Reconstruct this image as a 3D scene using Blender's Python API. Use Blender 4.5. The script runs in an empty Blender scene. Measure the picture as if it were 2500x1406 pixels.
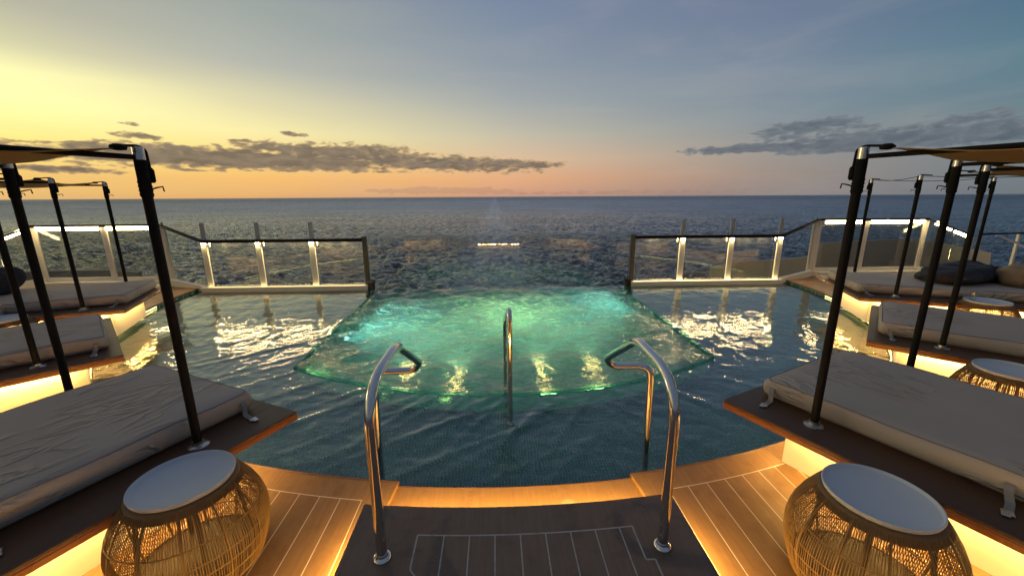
import bpy, math, random
import numpy as np
from mathutils import Matrix, Vector

S = bpy.context.scene
COL = S.collection
R = math.radians
rnd = random.Random(7)

# ------------------------------------------------------------------ camera
F_PX = 970.0
def camera_frame():
    roll = math.atan2(14, 2500)
    pitch = math.atan2((703 - 480) * math.cos(roll), F_PX)
    psi = R(2.4)
    F = np.array([math.sin(psi) * math.cos(pitch), math.cos(psi) * math.cos(pitch), -math.sin(pitch)])
    R0 = np.array([math.cos(psi), -math.sin(psi), 0.0])
    U0 = np.cross(R0, F)
    Rt = R0 * math.cos(roll) - U0 * math.sin(roll)
    Up = R0 * math.sin(roll) + U0 * math.cos(roll)
    return F, Rt, Up
CF, CR, CU = camera_frame()
CC = np.array([-0.12, 0.0, 1.87])
def az_el(px, py):
    d = CF + CR * (px - 1250) / F_PX - CU * (py - 703) / F_PX
    d = d / np.linalg.norm(d)
    return math.atan2(d[0], d[1]), math.asin(d[2])
cd = bpy.data.cameras.new('camera')
cam = bpy.data.objects.new('camera', cd)
COL.objects.link(cam)
cd.sensor_width = 36.0
cd.lens = F_PX / 2500 * 36.0
cd.clip_start = 0.05
cd.clip_end = 60000
M = Matrix.Identity(4)
for i in range(3):
    M[i][0] = CR[i]; M[i][1] = CU[i]; M[i][2] = -CF[i]; M[i][3] = CC[i]
cam.matrix_world = M
S.camera = cam

# ------------------------------------------------------------------ node helpers
def srgb(r, g, b):
    f = lambda c: (c / 255 / 12.92) if c / 255 <= 0.04045 else ((c / 255 + 0.055) / 1.055) ** 2.4
    return (f(r), f(g), f(b), 1.0)
class NT:
    def __init__(self, tree):
        self.t = tree; self.n = tree.nodes; self.l = tree.links
    def new(self, typ, **kw):
        n = self.n.new(typ)
        for k, v in kw.items(): setattr(n, k, v)
        return n
    def put(self, sock, v):
        if isinstance(v, bpy.types.NodeSocket): self.l.new(v, sock)
        else: sock.default_value = v
    def math(self, op, a, b=None, c=None, clamp=False):
        n = self.new('ShaderNodeMath', operation=op, use_clamp=clamp)
        self.put(n.inputs[0], a)
        if b is not None: self.put(n.inputs[1], b)
        if c is not None: self.put(n.inputs[2], c)
        return n.outputs[0]
    def smooth(self, x, a, b, lo=0.0, hi=1.0):
        n = self.new('ShaderNodeMapRange', interpolation_type='SMOOTHSTEP')
        self.put(n.inputs['Value'], x)
        for k, v in (('From Min', a), ('From Max', b), ('To Min', lo), ('To Max', hi)): self.put(n.inputs[k], v)
        return n.outputs[0]
    def mix(self, f, a, b):
        n = self.new('ShaderNodeMix', data_type='RGBA')
        self.put(n.inputs[0], f); self.put(n.inputs[6], a); self.put(n.inputs[7], b)
        return n.outputs[2]
    def noise(self, vec, scale, detail=3, rough=0.5, distort=0.0):
        n = self.new('ShaderNodeTexNoise')
        if vec is not None: self.l.new(vec, n.inputs['Vector'])
        n.inputs['Scale'].default_value = scale; n.inputs['Detail'].default_value = detail
        n.inputs['Roughness'].default_value = rough; n.inputs['Distortion'].default_value = distort
        return n.outputs['Fac']
    def obj(self): return self.new('ShaderNodeTexCoord').outputs['Object']
    def sep(self, v):
        n = self.new('ShaderNodeSeparateXYZ'); self.l.new(v, n.inputs[0]); return n.outputs
    def comb(self, x, y, z):
        n = self.new('ShaderNodeCombineXYZ')
        for i, v in enumerate((x, y, z)): self.put(n.inputs[i], v)
        return n.outputs[0]
    def scale(self, v, s):
        n = self.new('ShaderNodeMapping'); self.l.new(v, n.inputs['Vector']); n.inputs['Scale'].default_value = s
        return n.outputs[0]
    def ramp(self, f, stops, interp='LINEAR'):
        n = self.new('ShaderNodeValToRGB'); self.put(n.inputs[0], f)
        cr = n.color_ramp; cr.interpolation = interp
        while len(cr.elements) < len(stops): cr.elements.new(0.5)
        for e, (p, c) in zip(cr.elements, stops): e.position = p; e.color = c
        return n.outputs[0]
    def schlick(self, f0, normal=None, cap=1.0, power=5.0):
        g = self.new('ShaderNodeNewGeometry')
        d = self.new('ShaderNodeVectorMath', operation='DOT_PRODUCT')
        self.l.new(normal if normal is not None else g.outputs['Normal'], d.inputs[0]); self.l.new(g.outputs['Incoming'], d.inputs[1])
        k = self.math('SUBTRACT', 1.0, self.math('ABSOLUTE', d.outputs['Value']), clamp=True)
        f = self.math('ADD', f0, self.math('MULTIPLY', self.math('POWER', k, power), 1 - f0))
        return self.math('MINIMUM', f, cap)
    def bump(self, h, strength=0.3, dist=0.01, normal=None):
        n = self.new('ShaderNodeBump'); self.l.new(h, n.inputs['Height'])
        n.inputs['Strength'].default_value = strength; n.inputs['Distance'].default_value = dist
        if normal is not None: self.l.new(normal, n.inputs['Normal'])
        return n.outputs[0]
def material(name):
    m = bpy.data.materials.new(name); m.use_nodes = True
    t = NT(m.node_tree); t.n.clear()
    out = t.new('ShaderNodeOutputMaterial')
    return m, t, out
def principled(t, out, color=(0.5, 0.5, 0.5, 1), rough=0.5, metal=0.0, normal=None, ior=1.45, spec=0.5, trans=0.0):
    p = t.new('ShaderNodeBsdfPrincipled')
    t.put(p.inputs['Base Color'], color); t.put(p.inputs['Roughness'], rough); t.put(p.inputs['Metallic'], metal)
    p.inputs['IOR'].default_value = ior; p.inputs['Specular IOR Level'].default_value = spec
    p.inputs['Transmission Weight'].default_value = trans
    if normal is not None: t.l.new(normal, p.inputs['Normal'])
    t.l.new(p.outputs[0], out.inputs['Surface'])
    return p
def hsvvar(t, base, f, amt):
    """brightness variation of a base colour by a 0..1 factor"""
    a = tuple(c * (1 - amt) for c in base[:3]) + (1,)
    b = tuple(min(1, c * (1 + amt)) for c in base[:3]) + (1,)
    return t.mix(f, a, b)

# ------------------------------------------------------------------ materials
MAT = {}
def mat_teak():
    m, t, out = material('teak_board')
    o = t.obj(); s = t.scale(o, (2.0, 30.0, 30.0))
    n = t.noise(s, 2.2, 5, 0.6, 0.6); n2 = t.noise(o, 3.0, 3)
    c = t.mix(n, (0.060, 0.026, 0.011, 1), (0.150, 0.066, 0.028, 1))
    c = t.mix(t.math('MULTIPLY', n2, 0.5), c, (0.06, 0.032, 0.018, 1))
    x = t.sep(o)
    principled(t, out, c, t.smooth(n, 0.2, 0.8, 0.38, 0.6), 0, t.bump(n, 0.15, 0.004))
    return m
def mat_deck(side_lines):
    m, t, out = material('teak_deck' if side_lines else 'teak_coping')
    o = t.obj(); xyz = t.sep(o); x, y = xyz[0], xyz[1]
    ax = t.math('ABSOLUTE', x)
    grain = t.noise(t.scale(o, (26, 1.6, 1)), 2.0, 5, 0.6, 0.4)
    blot = t.noise(o, 4.5, 5, 0.65, 0.5)
    c = t.mix(grain, (0.145, 0.074, 0.026, 1), (0.285, 0.162, 0.056, 1))
    c = t.mix(t.smooth(blot, 0.45, 0.75, 0, 0.55), c, (0.13, 0.068, 0.032, 1))
    if side_lines:
        dy = t.math('SUBTRACT', y, 8.76)
        r = t.math('SQRT', t.math('ADD', t.math('MULTIPLY', x, x), t.math('MULTIPLY', dy, dy)))
        f = t.math('ABSOLUTE', t.math('SUBTRACT', t.math('FRACT', t.math('DIVIDE', t.math('SUBTRACT', ax, 0.99), 0.14)), 0.5))
        ln = t.math('GREATER_THAN', f, 0.5 - 0.0027 / 0.14)
        inside = t.math('GREATER_THAN', r, 6.640)
        rim = t.math('LESS_THAN', t.math('ABSOLUTE', t.math('SUBTRACT', r, 6.640)), 0.0036)
        side = t.math('GREATER_THAN', ax, 0.985)
        ln = t.math('MULTIPLY', t.math('MAXIMUM', t.math('MULTIPLY', ln, inside), rim), side)
        # plank to plank tone
        pid = t.math('FLOOR', t.math('DIVIDE', t.math('SUBTRACT', ax, 0.99), 0.14))
        wn = t.new('ShaderNodeTexWhiteNoise', noise_dimensions='1D'); t.l.new(pid, wn.inputs['W'])
        c = t.mix(t.math('MULTIPLY', t.math('MULTIPLY', wn.outputs[0], inside), 0.35), c, (0.10, 0.046, 0.02, 1))
        c = t.mix(ln, c, (0.52, 0.44, 0.34, 1))
    else:
        ds = t.math('SQRT', t.math('ADD', t.math('POWER', t.math('SUBTRACT', x, 0.32), 2.0), t.math('POWER', t.math('SUBTRACT', y, 2.13), 2.0)))
        stain = t.smooth(t.math('ADD', ds, t.math('MULTIPLY', blot, 0.05)), 0.085, 0.06)
        c = t.mix(t.math('MULTIPLY', stain, 0.16), c, (0.55, 0.45, 0.32, 1))
    principled(t, out, c, t.smooth(blot, 0.3, 0.7, 0.38, 0.6), 0, t.bump(grain, 0.12, 0.003))
    return m
def mat_platform():
    m, t, out = material('dark_teak_platform')
    o = t.obj(); xyz = t.sep(o); x, y = xyz[0], xyz[1]
    ax = t.math('ABSOLUTE', x)
    grain = t.noise(t.scale(o, (30, 2.0, 1)), 2.0, 5, 0.6, 0.3); blot = t.noise(o, 6.0, 5, 0.65, 0.4)
    c = t.mix(grain, (0.150, 0.090, 0.056, 1), (0.255, 0.160, 0.100, 1))
    c = t.mix(t.smooth(blot, 0.45, 0.8, 0, 0.5), c, (0.09, 0.062, 0.046, 1))
    dy = t.math('SUBTRACT', y, 8.76)
    r = t.math('SQRT', t.math('ADD', t.math('MULTIPLY', x, x), t.math('MULTIPLY', dy, dy)))
    W = 0.0042; R0 = 7.055
    # inset field of planks inside a pale caulk outline that steps out beside the right rail foot
    xr = t.math('ADD', 0.578, t.math('MULTIPLY', t.math('LESS_THAN', y, 1.53), 0.045))
    xl = t.math('ADD', -0.540, t.math('MULTIPLY', t.smooth(y, 1.54, 1.47), 0.045))
    iny = t.math('GREATER_THAN', r, R0)
    inx = t.math('MULTIPLY', t.math('LESS_THAN', x, xr), t.math('GREATER_THAN', x, xl))
    f = t.math('ABSOLUTE', t.math('SUBTRACT', t.math('FRACT', t.math('ADD', t.math('DIVIDE', t.math('ADD', x, 0.013), 0.130), 0.5)), 0.5))
    ln = t.math('MULTIPLY', t.math('LESS_THAN', f, W * .8 / 0.130), t.math('MULTIPLY', t.math('MULTIPLY', t.math('LESS_THAN', x, 0.54), t.math('GREATER_THAN', x, -0.47)), iny))
    rim = t.math('MULTIPLY', t.math('LESS_THAN', t.math('ABSOLUTE', t.math('SUBTRACT', r, R0)), W), inx)
    sd = t.math('MULTIPLY', t.math('MAXIMUM', t.math('LESS_THAN', t.math('ABSOLUTE', t.math('SUBTRACT', x, xr)), W), t.math('LESS_THAN', t.math('ABSOLUTE', t.math('SUBTRACT', x, xl)), W)), iny)
    jog = t.math('MULTIPLY', t.math('LESS_THAN', t.math('ABSOLUTE', t.math('SUBTRACT', y, 1.53)), W),
                 t.math('MULTIPLY', t.math('GREATER_THAN', x, 0.578), t.math('LESS_THAN', x, 0.623)))
    a = t.math('MAXIMUM', t.math('MAXIMUM', ln, rim), t.math('MAXIMUM', sd, jog))
    a = t.math('MULTIPLY', a, t.smooth(t.noise(o, 30.0, 3), 0.25, 0.6, 0.55, 1.0))
    wet = t.smooth(t.noise(o, 1.9, 4, 0.6, 0.8), 0.56, 0.66)
    c = t.mix(t.math('MULTIPLY', wet, 0.45), c, (0.055, 0.038, 0.028, 1))
    c = t.mix(a, c, (0.46, 0.41, 0.36, 1))
    principled(t, out, c, t.math('SUBTRACT', t.smooth(blot, 0.3, 0.7, 0.42, 0.62), t.math('MULTIPLY', wet, 0.22)), 0, t.bump(grain, 0.1, 0.003))
    return m
def mat_fabric(name, col, wrinkle=0.0, weave=900):
    m, t, out = material(name)
    o = t.obj()
    w = t.noise(o, weave, 2, 0.6); n = t.noise(o, 2.3, 4, 0.55)
    c = hsvvar(t, col, n, 0.12)
    c = t.mix(t.smooth(w, 0.35, 0.65, 0, 0.25), c, tuple(v * 0.7 for v in col[:3]) + (1,))
    nr = t.bump(w, 0.25, 0.0012)
    if wrinkle > 0:
        wv = t.noise(t.scale(o, (1.2, 4.2, 3.0)), 1.25, 3, 0.45, 1.8)
        ridge = t.math('SUBTRACT', 1.0, t.math('MULTIPLY', t.math('ABSOLUTE', t.math('SUBTRACT', wv, 0.5)), 11.0), clamp=True)
        patch = t.smooth(t.noise(o, 1.5, 2), 0.49, 0.61)
        h = t.math('MULTIPLY', t.math('MULTIPLY', ridge, ridge), patch)
        nr = t.bump(h, wrinkle, 0.05, nr)
    principled(t, out, c, 0.85, 0, nr, spec=0.2)
    return m
def mat_simple(name, col, rough=0.5, metal=0.0, var=0.12, scale=8.0, bump=0.0):
    m, t, out = material(name)
    o = t.obj(); n = t.noise(o, scale, 5, 0.6)
    nr = t.bump(n, bump, 0.002) if bump else None
    principled(t, out, hsvvar(t, col, n, var), t.smooth(n, 0.2, 0.8, rough * 0.8, min(1, rough * 1.2)), metal, nr)
    return m
def mat_emit(name, col, strength, sampled=False):
    m, t, out = material(name)
    e = t.new('ShaderNodeEmission'); e.inputs[0].default_value = col; e.inputs[1].default_value = strength
    t.l.new(e.outputs[0], out.inputs['Surface'])
    if not sampled: m.cycles.emission_sampling = 'NONE'
    return m
def mat_glass(name, tint=(0.93, 0.97, 0.95, 1), boost=1.0):
    m, t, out = material(name)
    fr = t.schlick(0.04)
    tr = t.new('ShaderNodeBsdfTransparent'); tr.inputs[0].default_value = tint
    g = t.new('ShaderNodeBsdfGlossy'); g.inputs['Roughness'].default_value = 0.0
    o = t.obj()
    sm = t.noise(o, 3.0, 5, 0.65)
    mx = t.new('ShaderNodeMixShader')
    t.l.new(t.math('MULTIPLY', fr, boost, clamp=True), mx.inputs[0]); t.l.new(tr.outputs[0], mx.inputs[1]); t.l.new(g.outputs[0], mx.inputs[2])
    # faint salt film
    d = t.new('ShaderNodeBsdfDiffuse'); d.inputs[0].default_value = (0.6, 0.6, 0.58, 1)
    mx2 = t.new('ShaderNodeMixShader'); t.l.new(t.smooth(sm, 0.4, 0.8, 0.002, 0.03), mx2.inputs[0])
    t.l.new(mx.outputs[0], mx2.inputs[1]); t.l.new(d.outputs[0], mx2.inputs[2])
    t.l.new(mx2.outputs[0], out.inputs['Surface'])
    return m
def mat_tile(name, col, grout, size=0.025):
    m, t, out = material(name)
    o = t.obj(); xyz = t.sep(o)
    def cell(v): return t.math('ABSOLUTE', t.math('SUBTRACT', t.math('FRACT', t.math('DIVIDE', v, size)), 0.5))
    ln = t.math('MAXIMUM', cell(xyz[0]), cell(xyz[1]))
    g = t.smooth(ln, 0.38, 0.44)
    fl = lambda v: t.math('FLOOR', t.math('DIVIDE', v, size))
    wn = t.new('ShaderNodeTexWhiteNoise', noise_dimensions='3D'); t.l.new(t.comb(fl(xyz[0]), fl(xyz[1]), fl(xyz[2])), wn.inputs['Vector'])
    c = hsvvar(t, col, wn.outputs[0], 0.22)
    c = t.mix(g, c, grout)
    principled(t, out, c, 0.25)
    return m

WARM = (1.0, 0.61, 0.19, 1)
MAT['teak'] = mat_teak()
MAT['varnish'] = mat_simple('varnished_teak_edge', (0.36, 0.125, 0.032, 1), 0.3, 0, 0.25, 5.0)  # strip-light bounce on the teak board edge, put into its orange colour
MAT['deck'] = mat_deck(True)
MAT['coping'] = mat_deck(False)
MAT['platform'] = mat_platform()
MAT['mattress'] = mat_fabric('taupe_canvas', (0.52, 0.425, 0.345, 1), 0.55)
MAT['piping'] = mat_fabric('taupe_piping', (0.27, 0.24, 0.21, 1))
MAT['canopy'] = mat_fabric('tan_canopy_cloth', (0.42, 0.27, 0.12, 1), 0.0, 600)
MAT['dark_cloth'] = mat_fabric('charcoal_cloth', (0.045, 0.048, 0.055, 1), 0.8)
MAT['tan_cloth'] = mat_fabric('tan_cushion_cloth', (0.26, 0.19, 0.12, 1), 0.3)
MAT['strap'] = mat_fabric('grey_webbing', (0.30, 0.27, 0.24, 1))
MAT['pole'] = mat_simple('charcoal_pole', (0.016, 0.013, 0.011, 1), 0.62)
MAT['sleeve'] = mat_fabric('black_sleeve', (0.016, 0.015, 0.014, 1))
MAT['steel'] = mat_simple('polished_steel', (0.72, 0.70, 0.67, 1), 0.09, 1.0, 0.05)
MAT['brushed'] = mat_simple('brushed_steel', (0.62, 0.60, 0.57, 1), 0.28, 1.0, 0.06)
MAT['cream'] = mat_simple('cream_paint', (0.74, 0.70, 0.58, 1), 0.4, 0, 0.05)
MAT['grey_metal'] = mat_simple('grey_painted_metal', (0.42, 0.43, 0.44, 1), 0.4, 0.2, 0.06)
MAT['dark_metal'] = mat_simple('dark_painted_metal', (0.07, 0.065, 0.06, 1), 0.4, 0.2, 0.06)
MAT['black'] = mat_simple('black_rubber', (0.012, 0.012, 0.013, 1), 0.6)
MAT['rail'] = mat_simple('dark_varnished_rail', (0.014, 0.008, 0.007, 1), 0.6)
MAT['panel'] = mat_simple('white_plinth_panel', (0.80, 0.74, 0.62, 1), 0.6, 0, 0.03)
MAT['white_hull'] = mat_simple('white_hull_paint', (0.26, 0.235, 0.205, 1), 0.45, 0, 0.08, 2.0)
MAT['tray'] = mat_simple('white_tray', (0.60, 0.61, 0.63, 1), 0.45, 0, 0.03)
MAT['wicker'] = mat_simple('golden_wicker', (0.18, 0.100, 0.032, 1), 0.5, 0, 0.3, 60)
MAT['wicker_dark'] = mat_simple('brown_frame', (0.06, 0.035, 0.018, 1), 0.6)
MAT['led'] = mat_emit('warm_light_strip', WARM, 4.0)
MAT['led_step'] = mat_emit('warm_step_strip', WARM, 4.0)
MAT['led_line'] = mat_emit('inlaid_light_line', (1.0, 0.68, 0.18, 1), 2.0)
MAT['led_rail'] = mat_emit('rail_light_bar', (1.0, 0.74, 0.34, 1), 36.0, True)
MAT['led_spot'] = mat_emit('rail_spot', (1.0, 0.74, 0.34, 1), 4.0)
MAT['led_under_rail'] = mat_emit('under_rail_light', (1.0, 0.74, 0.34, 1), 4.0)
MAT['led_kerb_left'] = mat_emit('kerb_light_dim', (1.0, 0.70, 0.30, 1), 2.0)
MAT['led_kerb_right'] = mat_emit('kerb_light_bright', (1.0, 0.78, 0.38, 1), 4.0)
MAT['led_pool'] = mat_emit('pool_edge_light', (0.95, 0.85, 0.28, 1), 6.0)
MAT['glass'] = mat_glass('fence_glass', (0.94, 0.96, 0.95, 1), 1.0)
MAT['smoked'] = mat_glass('smoked_fence_glass', (0.80, 0.81, 0.80, 1), 1.0)
MAT['pool_glass'] = mat_glass('green_pool_glass', (0.55, 0.86, 0.80, 1), 1.0)
MAT['clear'] = mat_glass('drinking_glass', (0.95, 0.95, 0.95, 1), 2.0)
MAT['tile'] = mat_tile('navy_mosaic', (0.012, 0.085, 0.090, 1), (0.070, 0.25, 0.23, 1))
MAT['tile_in'] = mat_tile('teal_mosaic', (0.025, 0.15, 0.16, 1), (0.06, 0.22, 0.21, 1), 0.05)

def mat_water(name, volume=None, foam=False):
    m, t, out = material(name)
    o = t.obj()
    n1 = t.noise(t.scale(o, (1.0, 1.25, 1)), 9.0, 3, 0.55, 0.6)
    n2 = t.noise(o, 34.0, 2, 0.5, 0.3)
    h = t.math('ADD', t.math('MULTIPLY', n1, 1.0), t.math('MULTIPLY', n2, 0.07 if not foam else 0.2))
    nr = t.bump(h, 0.30 if not foam else 0.8, 0.014 if not foam else 0.02)
    rf = t.new('ShaderNodeBsdfRefraction'); rf.inputs['Color'].default_value = (0.94, 0.99, 0.98, 1); rf.inputs['IOR'].default_value = 1.333; rf.inputs['Roughness'].default_value = 0.0
    gl = t.new('ShaderNodeBsdfGlossy'); gl.inputs['Roughness'].default_value = 0.0
    t.l.new(nr, rf.inputs['Normal']); t.l.new(nr, gl.inputs['Normal'])
    p = t.new('ShaderNodeMixShader'); t.l.new(t.schlick(0.02, nr, 1.0, 2.6 if not foam else 2.7), p.inputs[0])
    t.l.new(rf.outputs[0], p.inputs[1]); t.l.new(gl.outputs[0], p.inputs[2]); t.l.new(p.outputs[0], out.inputs['Surface'])
    if foam:
        xyz = t.sep(o)
        g = t.noise(t.scale(o, (0.75, 1.7, 1)), 4.2, 6, 0.66, 1.6); g0 = t.noise(o, 1.3, 3, 0.5, 0.5)
        yy = t.smooth(xyz[1], 4.2, 6.4, 0.30, 0.62); y2 = t.smooth(xyz[1], 8.25, 7.6, 0.12, 1.0)
        fm = t.math('MULTIPLY', t.math('ADD', t.smooth(g, 0.42, 0.62, 0.05, 1.35), t.smooth(g0, 0.45, 0.65, -0.15, 0.2)), t.math('MULTIPLY', yy, y2), clamp=True)
        nb = t.bump(h, 1.0, 0.28)
        d = t.new('ShaderNodeBsdfDiffuse'); d.inputs[0].default_value = (0.48, 0.76, 0.68, 1); t.l.new(nb, d.inputs['Normal'])
        tl = t.new('ShaderNodeBsdfTranslucent'); tl.inputs[0].default_value = (0.50, 0.88, 0.72, 1); t.l.new(nb, tl.inputs['Normal'])
        ad = t.new('ShaderNodeMixShader'); ad.inputs[0].default_value = 0.8
        t.l.new(d.outputs[0], ad.inputs[1]); t.l.new(tl.outputs[0], ad.inputs[2])
        mx = t.new('ShaderNodeMixShader'); t.l.new(fm, mx.inputs[0])
        t.l.new(p.outputs[0], mx.inputs[1]); t.l.new(ad.outputs[0], mx.inputs[2])
        t.l.new(mx.outputs[0], out.inputs['Surface'])
    if volume:
        v = t.new('ShaderNodeVolumePrincipled')
        v.inputs['Color'].default_value = volume[0]; v.inputs['Density'].default_value = volume[1]
        v.inputs['Absorption Color'].default_value = volume[2]; v.inputs['Anisotropy'].default_value = 0.2
        t.l.new(v.outputs[0], out.inputs['Volume'])
    return m
MAT['water'] = mat_water('shallow_pool_water')
MAT['water_in'] = mat_water('spa_water', ((0.34, 0.80, 0.68, 1), 0.85, (0.48, 0.84, 0.78, 1)), True)

def mat_sea():
    m, t, out = material('sea_water')
    o = t.obj()
    n1 = t.noise(t.scale(o, (0.5, 0.9, 1)), 0.40, 7, 0.62, 0.5)
    n2 = t.noise(t.scale(o, (1, 1.3, 1)), 1.9, 4, 0.6, 0.4)
    h = t.math('ADD', n1, t.math('MULTIPLY', n2, 0.35))
    nr = t.bump(h, 1.0, 1.5)
    xyz = t.sep(o); x, y = xyz[0], xyz[1]
    # turbulent wake: churned, paler water in a band behind the ship
    wob = t.math('MULTIPLY', t.math('SUBTRACT', t.noise(t.scale(o, (0.01, 0.02, 1)), 1.0, 3), 0.5), 18.0)
    wx = t.math('ABSOLUTE', t.math('ADD', x, wob))
    band = t.smooth(wx, 30.0, 6.0)
    wk = t.noise(t.scale(o, (0.5, 0.16, 1)), 0.9, 7, 0.68, 1.2)
    foam = t.math('MULTIPLY', t.smooth(wk, 0.46, 0.76), t.math('MULTIPLY', band, t.smooth(y, 900.0, 70.0, 0.45, 0.9)))
    foam = t.math('MAXIMUM', foam, t.math('MULTIPLY', t.smooth(wx, 20.0, 3.0), t.smooth(wk, 0.25, 0.7, 0.22, 0.72)))
    caps = t.math('MULTIPLY', t.smooth(t.noise(t.scale(o, (0.12, 0.35, 1)), 1.0, 8, 0.72, 0.8), 0.72, 0.80), 0.35)
    c = t.mix(t.math('MAXIMUM', foam, caps), (0.011, 0.019, 0.034, 1), (0.52, 0.55, 0.60, 1))
    df = t.new('ShaderNodeBsdfDiffuse'); t.l.new(c, df.inputs[0]); t.l.new(nr, df.inputs['Normal'])
    gl = t.new('ShaderNodeBsdfGlossy'); t.l.new(nr, gl.inputs['Normal'])
    rr = t.math('SQRT', t.math('ADD', t.math('MULTIPLY', x, x), t.math('MULTIPLY', y, y)))
    t.l.new(t.smooth(rr, 60.0, 1200.0, 0.16, 0.42), gl.inputs['Roughness'])
    gust = t.noise(t.scale(o, (0.010, 0.030, 1)), 1.0, 7, 0.7, 0.8)
    gust2 = t.noise(t.scale(o, (0.22, 0.75, 1)), 1.0, 6, 0.72, 0.6)
    gf = t.math('MULTIPLY', t.smooth(gust, 0.3, 0.7, 0.75, 1.45), t.math('MULTIPLY', t.smooth(gust2, 0.36, 0.64, 0.50, 1.40), t.smooth(rr, 250.0, 4000.0, 1.0, 0.50)))
    fl = t.noise(t.scale(o, (0.30, 1.25, 1)), 1.0, 7, 0.74, 0.5)
    gf = t.math('MULTIPLY', gf, t.smooth(fl, 0.42, 0.60, 0.38, 1.95))
    mx = t.new('ShaderNodeMixShader'); t.l.new(t.math('MULTIPLY', t.schlick(0.02, nr, 0.9, 3.0), gf, clamp=True), mx.inputs[0]); gl.inputs['Color'].default_value = (0.93, 0.96, 1.0, 1)
    t.l.new(df.outputs[0], mx.inputs[1]); t.l.new(gl.outputs[0], mx.inputs[2])
    t.l.new(mx.outputs[0], out.inputs['Surface'])
    return m
MAT['sea'] = mat_sea()

for k in ('rail', 'pole', 'sleeve'):
    for n_ in MAT[k].node_tree.nodes:
        if n_.type == 'BSDF_PRINCIPLED': n_.inputs['Specular IOR Level'].default_value = 0.15

# ------------------------------------------------------------------ mesh helpers
class MB:
    def __init__(self): self.v = []; self.f = []
    def add(self, vs, fs):
        k = len(self.v); self.v += [tuple(map(float, q)) for q in vs]
        self.f += [tuple(i + k for i in q) for q in fs]
    def box(self, c, s, rz=0.0, bev=0.0):
        hx, hy, hz = s[0] / 2, s[1] / 2, s[2] / 2
        ca, sa = math.cos(rz), math.sin(rz)
        b = min(bev, hx * .9, hy * .9, hz * .9)
        if b <= 0:
            pts = [(x, y, z) for z in (-hz, hz) for x, y in ((-hx, -hy), (hx, -hy), (hx, hy), (-hx, hy))]
            fs = [(3, 2, 1, 0), (4, 5, 6, 7), (0, 1, 5, 4), (1, 2, 6, 5), (2, 3, 7, 6), (3, 0, 4, 7)]
        else:
            pts = []; fs = []
            lv = [(-hz, b), (-hz + b, 0), (hz - b, 0), (hz, b)]
            for z, i in lv:
                X, Y = hx - i, hy - i
                pts += [(-X + b, -Y, z), (X - b, -Y, z), (X, -Y + b, z), (X, Y - b, z), (X - b, Y, z), (-X + b, Y, z), (-X, Y - b, z), (-X, -Y + b, z)]
            for l in range(3):
                for k in range(8):
                    a, c2 = l * 8 + k, l * 8 + (k + 1) % 8
                    fs.append((a, c2, c2 + 8, a + 8))
            fs.append(tuple(range(7, -1, -1))); fs.append(tuple(range(24, 32)))
        self.add([(c[0] + x * ca - y * sa, c[1] + x * sa + y * ca, c[2] + z) for x, y, z in pts], fs)
    def bar(self, p, q, w, h, up=(0, 0, 1)):
        """rectangular bar from p to q: w across, h along up"""
        p, q = Vector(p), Vector(q); d = (q - p).normalized(); up = Vector(up)
        sd = d.cross(up).normalized(); u2 = sd.cross(d).normalized()
        pts = [e + sd * a * w / 2 + u2 * b * h / 2 for e in (p, q) for a, b in ((-1, -1), (1, -1), (1, 1), (-1, 1))]
        self.add(pts, [(0, 1, 2, 3), (7, 6, 5, 4), (4, 5, 1, 0), (5, 6, 2, 1), (6, 7, 3, 2), (7, 4, 0, 3)])
    def tube(self, path, r, n=10, caps=True):
        P = [Vector(p) for p in path]; rs = r if isinstance(r, (list, tuple)) else [r] * len(P)
        ref = None; rings = []
        for i, p in enumerate(P):
            d = (P[min(i + 1, len(P) - 1)] - P[max(i - 1, 0)]).normalized()
            if ref is None:
                ref = Vector((0, 0, 1)) if abs(d.z) < 0.9 else Vector((1, 0, 0))
            s = (ref - d * ref.dot(d)).normalized(); ref = s
            q = d.cross(s)
            rings.append([p + (s * math.cos(a) + q * math.sin(a)) * rs[i] for a in [2 * math.pi * k / n for k in range(n)]])
        k0 = [v for rg in rings for v in rg]; fs = []
        for i in range(len(P) - 1):
            for k in range(n):
                a, b = i * n + k, i * n + (k + 1) % n
                fs.append((a, b, b + n, a + n))
        if caps:
            fs.append(tuple(range(n - 1, -1, -1))); fs.append(tuple(range((len(P) - 1) * n, len(P) * n)))
        self.add(k0, fs)
    def lathe(self, prof, c=(0, 0, 0), n=48, close=False):
        pts = []; fs = []
        for r, z in prof:
            for k in range(n):
                a = 2 * math.pi * k / n; pts.append((c[0] + r * math.cos(a), c[1] + r * math.sin(a), c[2] + z))
        L = len(prof)
        for i in range(L - 1):
            for k in range(n):
                a, b = i * n + k, i * n + (k + 1) % n
                fs.append((a, b, b + n, a + n))
        fs.append(tuple(range(n - 1, -1, -1))); fs.append(tuple(range((L - 1) * n, L * n)))
        self.add(pts, fs)
    def prism(self, poly, z0, z1):
        n = len(poly)
        self.add([(x, y, z0) for x, y in poly] + [(x, y, z1) for x, y in poly],
                 [tuple(range(n - 1, -1, -1)), tuple(range(n, 2 * n))] + [(i, (i + 1) % n, (i + 1) % n + n, i + n) for i in range(n)])
    def build(self, name, mat, parent=None, smooth=False, angle=None):
        me = bpy.data.meshes.new(name); me.from_pydata(self.v, [], self.f); me.update()
        return link(name, me, mat, parent, smooth, angle)
def link(name, me, mat, parent=None, smooth=False, angle=None):
    me.materials.append(MAT[mat] if isinstance(mat, str) else mat)
    o = bpy.data.objects.new(name, me); COL.objects.link(o)
    if smooth:
        me.polygons.foreach_set('use_smooth', [True] * len(me.polygons))
        if angle is not None:
            me.set_sharp_from_angle(angle=R(angle))
    if parent is not None: o.parent = parent
    return o
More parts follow.
